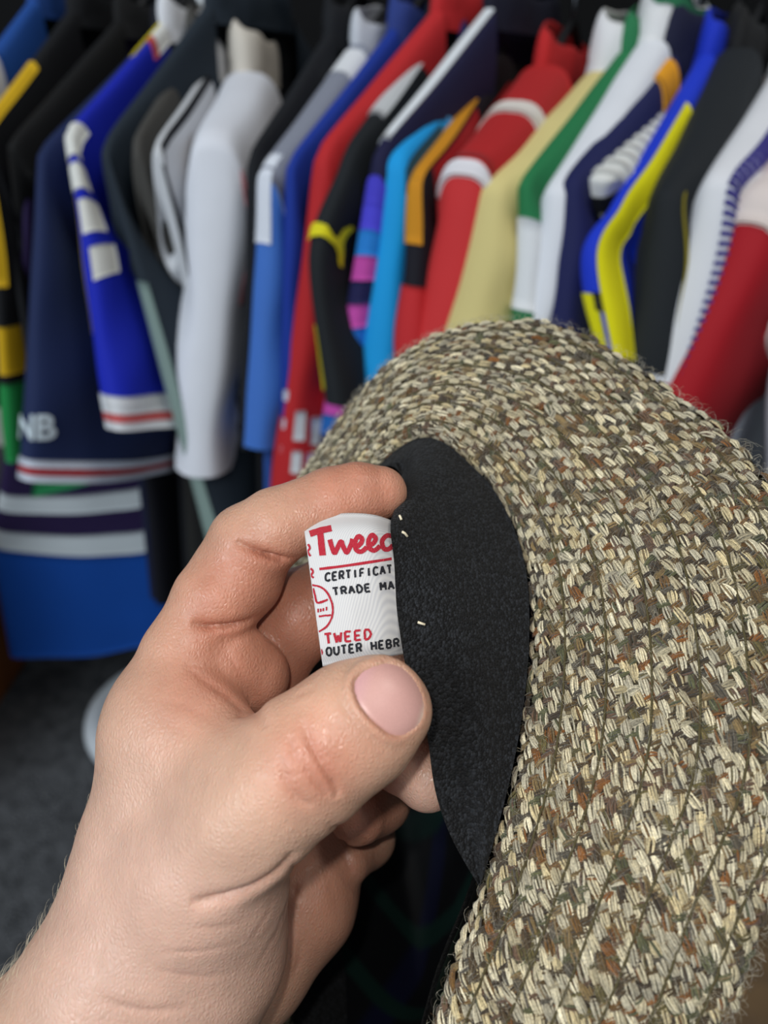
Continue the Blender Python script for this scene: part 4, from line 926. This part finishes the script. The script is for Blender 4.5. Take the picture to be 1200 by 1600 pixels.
for ln, dp, wd, rd in (
    ([(366, 845), (392, 858), (420, 870), (450, 879), (482, 881)], 2.0, 2.0, 0.8),
    ([(296, 972), (330, 981), (372, 979), (412, 968)], 1.8, 2.2, 0.8),
    ([(330, 990), (365, 1000), (400, 990)], 0.3, 1.5, 0.3),
    
    ([(446, 1084), (470, 1078), (492, 1066)], 0.8, 1.5, 0.6),
    ([(290, 1036), (346, 1071), (383, 1100), (410, 1138)], 1.7, 2.2, 0.9),
    ([(255, 1090), (310, 1110), (350, 1135), (388, 1152)], 0.5, 1.8, 0.7),
    ([(240, 1120), (300, 1145), (350, 1160)], 0.3, 1.6, 0.5),
    ([(215, 1170), (270, 1178), (330, 1170)], 0.25, 1.6, 0.4),
    ([(350, 1010), (375, 1050), (400, 1090)], 0.35, 1.4, 0.4),
    ([(295, 1412), (350, 1407), (400, 1392), (440, 1366), (463, 1334)], 2.2, 2.4, 0.8),
    
    ([(458, 1350), (460, 1400), (440, 1460), (405, 1520)], 0.9, 1.8, 0.7),
    ([(440, 1380), (425, 1430), (395, 1480)], 0.5, 1.6, 0.5),
    ([(300, 1450), (350, 1452), (400, 1440)], 0.25, 1.5, 0.2), ([(250, 1490), (320, 1490), (390, 1478)], 0.3, 1.5, 0.2),
    ([(240, 1515), (310, 1530), (370, 1525)], 0.3, 1.5, 0.3), ([(150, 1560), (220, 1580), (300, 1578)], 0.4, 1.8, 0.3),
    ([(469, 1122), (481, 1150), (494, 1180), (512, 1210), (528, 1238), (521, 1250)], 0.75, 1.5, 0.7),
    ([(470, 1185), (482, 1205), (500, 1228), (516, 1246)], 0.55, 1.3, 0.6),
    ([(452, 1146), (458, 1175), (470, 1195)], 0.35, 1.2, 0.4), ([(438, 1180), (446, 1215), (464, 1246), (492, 1262)], 0.5, 1.6, 0.6),
    ([(446, 1206), (462, 1210), (480, 1200)], 0.25, 1.0, 0.2), ([(500, 1170), (520, 1185), (535, 1200)], 0.18, 1.6, 0.1),
    ([(517, 1288), (530, 1315), (543, 1343), (557, 1377)], 0.9, 1.8, 0.6), ([(567, 1317), (577, 1332), (585, 1350)], 0.6, 1.4, 0.4),
    ([(500, 1340), (520, 1380), (532, 1425)], 0.4, 2.0, 0.3), ([(470, 1470), (468, 1505), (462, 1535)], 0.5, 2.0, 0.3),
    ([(548, 742), (560, 748), (580, 746), (600, 742)], 0.35, 1.2, 0.3), ([(440, 752), (448, 775), (452, 800)], 0.2, 1.4, 0.2)):
    crease(ln, dp, wd, red=rd)
# thumbnail: plate raised at its base, sunk at the free edge
NAIL = np.array([(553, 1068), (566, 1050), (585, 1040), (606, 1036), (628, 1043), (646, 1060), (658, 1082), (663, 1104), (658, 1126), (644, 1141), (624, 1150), (604, 1144), (584, 1128), (568, 1110), (557, 1090)], float)
nc = NAIL.mean(0); poly = catmull(NAIL, 80, True)
sel = (np.abs(hpx-nc[0]) < 90) & (np.abs(hpy-nc[1]) < 90) & (HV[:, 2] < 0.165) & (HN[:, 2] < -0.1)
def inside(poly, x, y):
    r = np.zeros(x.shape, bool); j = len(poly)-1
    for i in range(len(poly)):
        c = ((poly[i, 1] > y) != (poly[j, 1] > y)) & (x < (poly[j, 0]-poly[i, 0])*(y-poly[i, 1])/(poly[j, 1]-poly[i, 1]+1e-12)+poly[i, 0]); r ^= c; j = i
    return r
si = np.where(sel)[0]; X_, Y_ = hpx[si], hpy[si]; inn = inside(poly, X_, Y_)
def basis(x, y): x, y = (x-nc[0])/60, (y-nc[1])/60; return np.stack([np.ones_like(x), x, y, x*x, y*y, x*y, x**3, y**3, x*x*y, x*y*y], -1)
coef = np.linalg.lstsq(basis(X_[inn], Y_[inn]), HV[si, 2][inn], rcond=None)[0]
def nz(x, y): return basis(x, y)@coef
sdp = np.sqrt(((X_[:, None]-poly[None, :, 0])**2+(Y_[:, None]-poly[None, :, 1])**2).min(1))*np.where(inn, -1, 1)
fold_ = np.clip(0.9-((X_-nc[0])*0.80+(Y_-nc[1])*0.25)/45, 0, 1)                  # no lip at the free edge
HV[si] += HN[si]*(-0.0010*np.clip((3-sdp)/6, 0, 1)+0.00055*np.exp(-((sdp-9)/7)**2)*fold_-0.00035*np.exp(-((sdp-22)/6)**2)*fold_*0.6)[:, None]
tint[si] += 0.5*np.exp(-((sdp-3)/4)**2)

def skin_mat():
    m, nt, b = nodes('skin'); L = nt.links
    at = nt.nodes.new('ShaderNodeAttribute'); at.attribute_name = 'dye'
    tc = nt.nodes.new('ShaderNodeTexCoord')
    n0 = nt.nodes.new('ShaderNodeTexNoise'); n0.inputs['Scale'].default_value = 90; n0.inputs['Detail'].default_value = 5; L.new(tc.outputs['Object'], n0.inputs['Vector'])
    mr = nt.nodes.new('ShaderNodeMapRange'); mr.inputs[1].default_value = 0.3; mr.inputs[2].default_value = 0.7; mr.inputs[3].default_value = 0.90; mr.inputs[4].default_value = 1.07
    L.new(n0.outputs['Fac'], mr.inputs[0])
    vm = nt.nodes.new('ShaderNodeVectorMath'); vm.operation = 'SCALE'; L.new(at.outputs['Color'], vm.inputs[0]); L.new(mr.outputs[0], vm.inputs['Scale'])
    L.new(vm.outputs[0], b.inputs['Base Color'])
    b.inputs['Roughness'].default_value = 0.40; b.inputs['Specular IOR Level'].default_value = 0.45
    b.inputs['Subsurface Weight'].default_value = 0.35; b.inputs['Subsurface Radius'].default_value = (1.0, 0.35, 0.2); b.inputs['Subsurface Scale'].default_value = 0.0028
    vo = nt.nodes.new('ShaderNodeTexVoronoi'); vo.inputs['Scale'].default_value = 1150; vo.feature = 'DISTANCE_TO_EDGE'
    mp = nt.nodes.new('ShaderNodeMapping'); mp.inputs['Scale'].default_value = (1.0, 0.6, 0.8); mp.inputs['Rotation'].default_value = (0.3, 0.2, 0.6); L.new(tc.outputs['Object'], mp.inputs[0]); L.new(mp.outputs[0], vo.inputs['Vector'])
    n1 = nt.nodes.new('ShaderNodeTexNoise'); n1.inputs['Scale'].default_value = 520; n1.inputs['Detail'].default_value = 5; L.new(tc.outputs['Object'], n1.inputs['Vector'])
    b1 = nt.nodes.new('ShaderNodeBump'); b1.inputs['Strength'].default_value = 0.30; b1.inputs['Distance'].default_value = 0.0004; L.new(n1.outputs['Fac'], b1.inputs['Height'])
    b2 = nt.nodes.new('ShaderNodeBump'); b2.inputs['Strength'].default_value = 0.42; b2.inputs['Distance'].default_value = 0.0005; L.new(vo.outputs['Distance'], b2.inputs['Height']); L.new(b1.outputs[0], b2.inputs['Normal'])
    rr = nt.nodes.new('ShaderNodeMapRange'); rr.inputs[1].default_value = 0.3; rr.inputs[2].default_value = 0.7; rr.inputs[3].default_value = 0.30; rr.inputs[4].default_value = 0.55
    L.new(n1.outputs['Fac'], rr.inputs[0]); L.new(rr.outputs[0], b.inputs['Roughness'])
    L.new(b2.outputs[0], b.inputs['Normal']); return m
# skin colour: paler on the back of hand and forearm, redder on finger pads, palm and knuckles, flash-lit wrist and fingertip lightened
pale, rosy, warm = np.array(lin((198, 160, 136))), np.array(lin((190, 130, 106))), np.array(lin((176, 98, 78)))
def blob(px, py, z, r): return np.exp(-np.sum((HV-pcam(px, py, z))**2, 1)/(r/1000)**2)
ros = np.clip(blob(400, 1040, .195, 26)*1.2+blob(390, 920, .18, 14)+blob(560, 770, .186, 16)*1.2+blob(480, 1000, .205, 20)+blob(490, 1190, .146, 10)*1.1+blob(600, 1210, .19, 24)+blob(540, 1400, .205, 30)*0.7+blob(620, 1110, .15, 9)*0.5+blob(300, 1100, .17, 12)*0.5+blob(420, 1440, .18, 14)*0.8, 0, 1)
pink = np.clip(blob(190, 1450, .155, 34)*1.0+blob(330, 1480, .16, 22)*0.8+blob(660, 1225, .18, 10), 0, 1)[:, None]; flash_pink = np.array(lin((208, 169, 150)))  # pinker skin, with flash light on wrist and fingertip painted into the colour
hc = pale[None]*(1-ros[:, None])+rosy[None]*ros[:, None]; hc = hc*(1-pink)+flash_pink[None]*pink; tn = np.clip(tint, 0, 1)[:, None]*0.28; hc = hc*(1-tn)+warm[None]*tn
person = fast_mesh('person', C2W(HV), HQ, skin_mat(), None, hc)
tag(person, 'left hand and bare forearm pinching the white label between thumb and index finger', 'person')
# thumbnail as its own plate
rings = np.linspace(0, 1, 14)
R_ = nc[None, None]+(poly[None]-nc)*np.maximum(rings, 0.0004)[:, None, None]
zz = nz(R_[..., 0], R_[..., 1])+0.00015+0.0004*(rings[:, None]**10)
T_ = np.stack([(R_[..., 0]-600)/FPX*zz, -(R_[..., 1]-800)/FPX*zz, zz], -1)
dirn = np.array([0.80, 0.25]); tt_ = ((R_-nc)@dirn)/60
nb, ntip = np.array(lin((196, 150, 142))), np.array(lin((224, 200, 182))); lun = np.array(lin((196, 150, 150)))
f_ = np.clip((tt_-0.70)/0.10, 0, 1)[..., None]; l_ = np.clip((-tt_-0.45)/0.3, 0, 1)[..., None]
ncol = (nb*(1-f_)+ntip*f_)*(1-l_)+lun*l_
nm = dye_mat('fingernail', 0.40); nm.node_tree.nodes['Principled BSDF'].inputs['Sheen Weight'].default_value = 0
nm.node_tree.nodes['Principled BSDF'].inputs['Specular IOR Level'].default_value = 0.5
for nd in nm.node_tree.nodes:
    if nd.type == 'MAP_RANGE': nd.inputs[3].default_value = 0.96; nd.inputs[4].default_value = 1.03
    if nd.type == 'BUMP': nd.inputs['Strength'].default_value = 0.03
nl = fast_mesh('thumbnail', C2W(T_.reshape(-1, 3)), grid_quads(80, 14, True), nm, person, ncol.reshape(-1, 3)); tag(nl, 'short glossy pink thumbnail')
# fine pale arm hair
cand = np.where((hpy > 1230) & (hpx < 330) & (HV[:, 1] < -0.045) & (HN[:, 2] < 0.55))[0]
wgt = np.clip((hpy[cand]-1230)/300, 0.05, 1)*np.where(HN[cand, 2] > -0.45, 3.0, 0.5); hs = rng.choice(cand, 2600, p=wgt/wgt.sum())
Ph, Nh = HV[hs], HN[hs]; along = pcam(250, 1200, .175)-pcam(60, 1750, .168); along /= np.linalg.norm(along)
Dh = along*0.9+rng.normal(0, 0.28, (2600, 3)); Dh -= Nh*np.sum(Dh*Nh, 1)[:, None]; Dh /= np.linalg.norm(Dh, axis=1)[:, None]
Lh_ = rng.uniform(0.0025, 0.0065, 2600)*np.clip((hpy[hs]-1150)/350, 0.35, 1); st = np.linspace(0, 1, 5)
Ch = Ph[:, None]+(Dh*Lh_[:, None])[:, None]*st[None, :, None]+(Nh*(Lh_*rng.uniform(0.15, 0.45, 2600))[:, None])[:, None]*np.sin(st*2.0)[None, :, None]
sd = np.cross(Nh, Dh); rh = 0.000024*(1-0.7*st)
Vh = Ch[:, :, None]+(Nh[:, None, None]*np.cos(tri)[None, None, :, None]+sd[:, None, None]*np.sin(tri)[None, None, :, None])*rh[None, :, None, None]
q = grid_quads(3, 5, True); Q = (q[None]+(np.arange(2600)*15)[:, None, None]).reshape(-1, 4)
hh = fast_mesh('arm_hair', C2W(Vh.reshape(-1, 3)), Q, plain('blond_hair', (240, 226, 196), 0.35), person); tag(hh, 'fine pale hair on the forearm', kind='stuff')
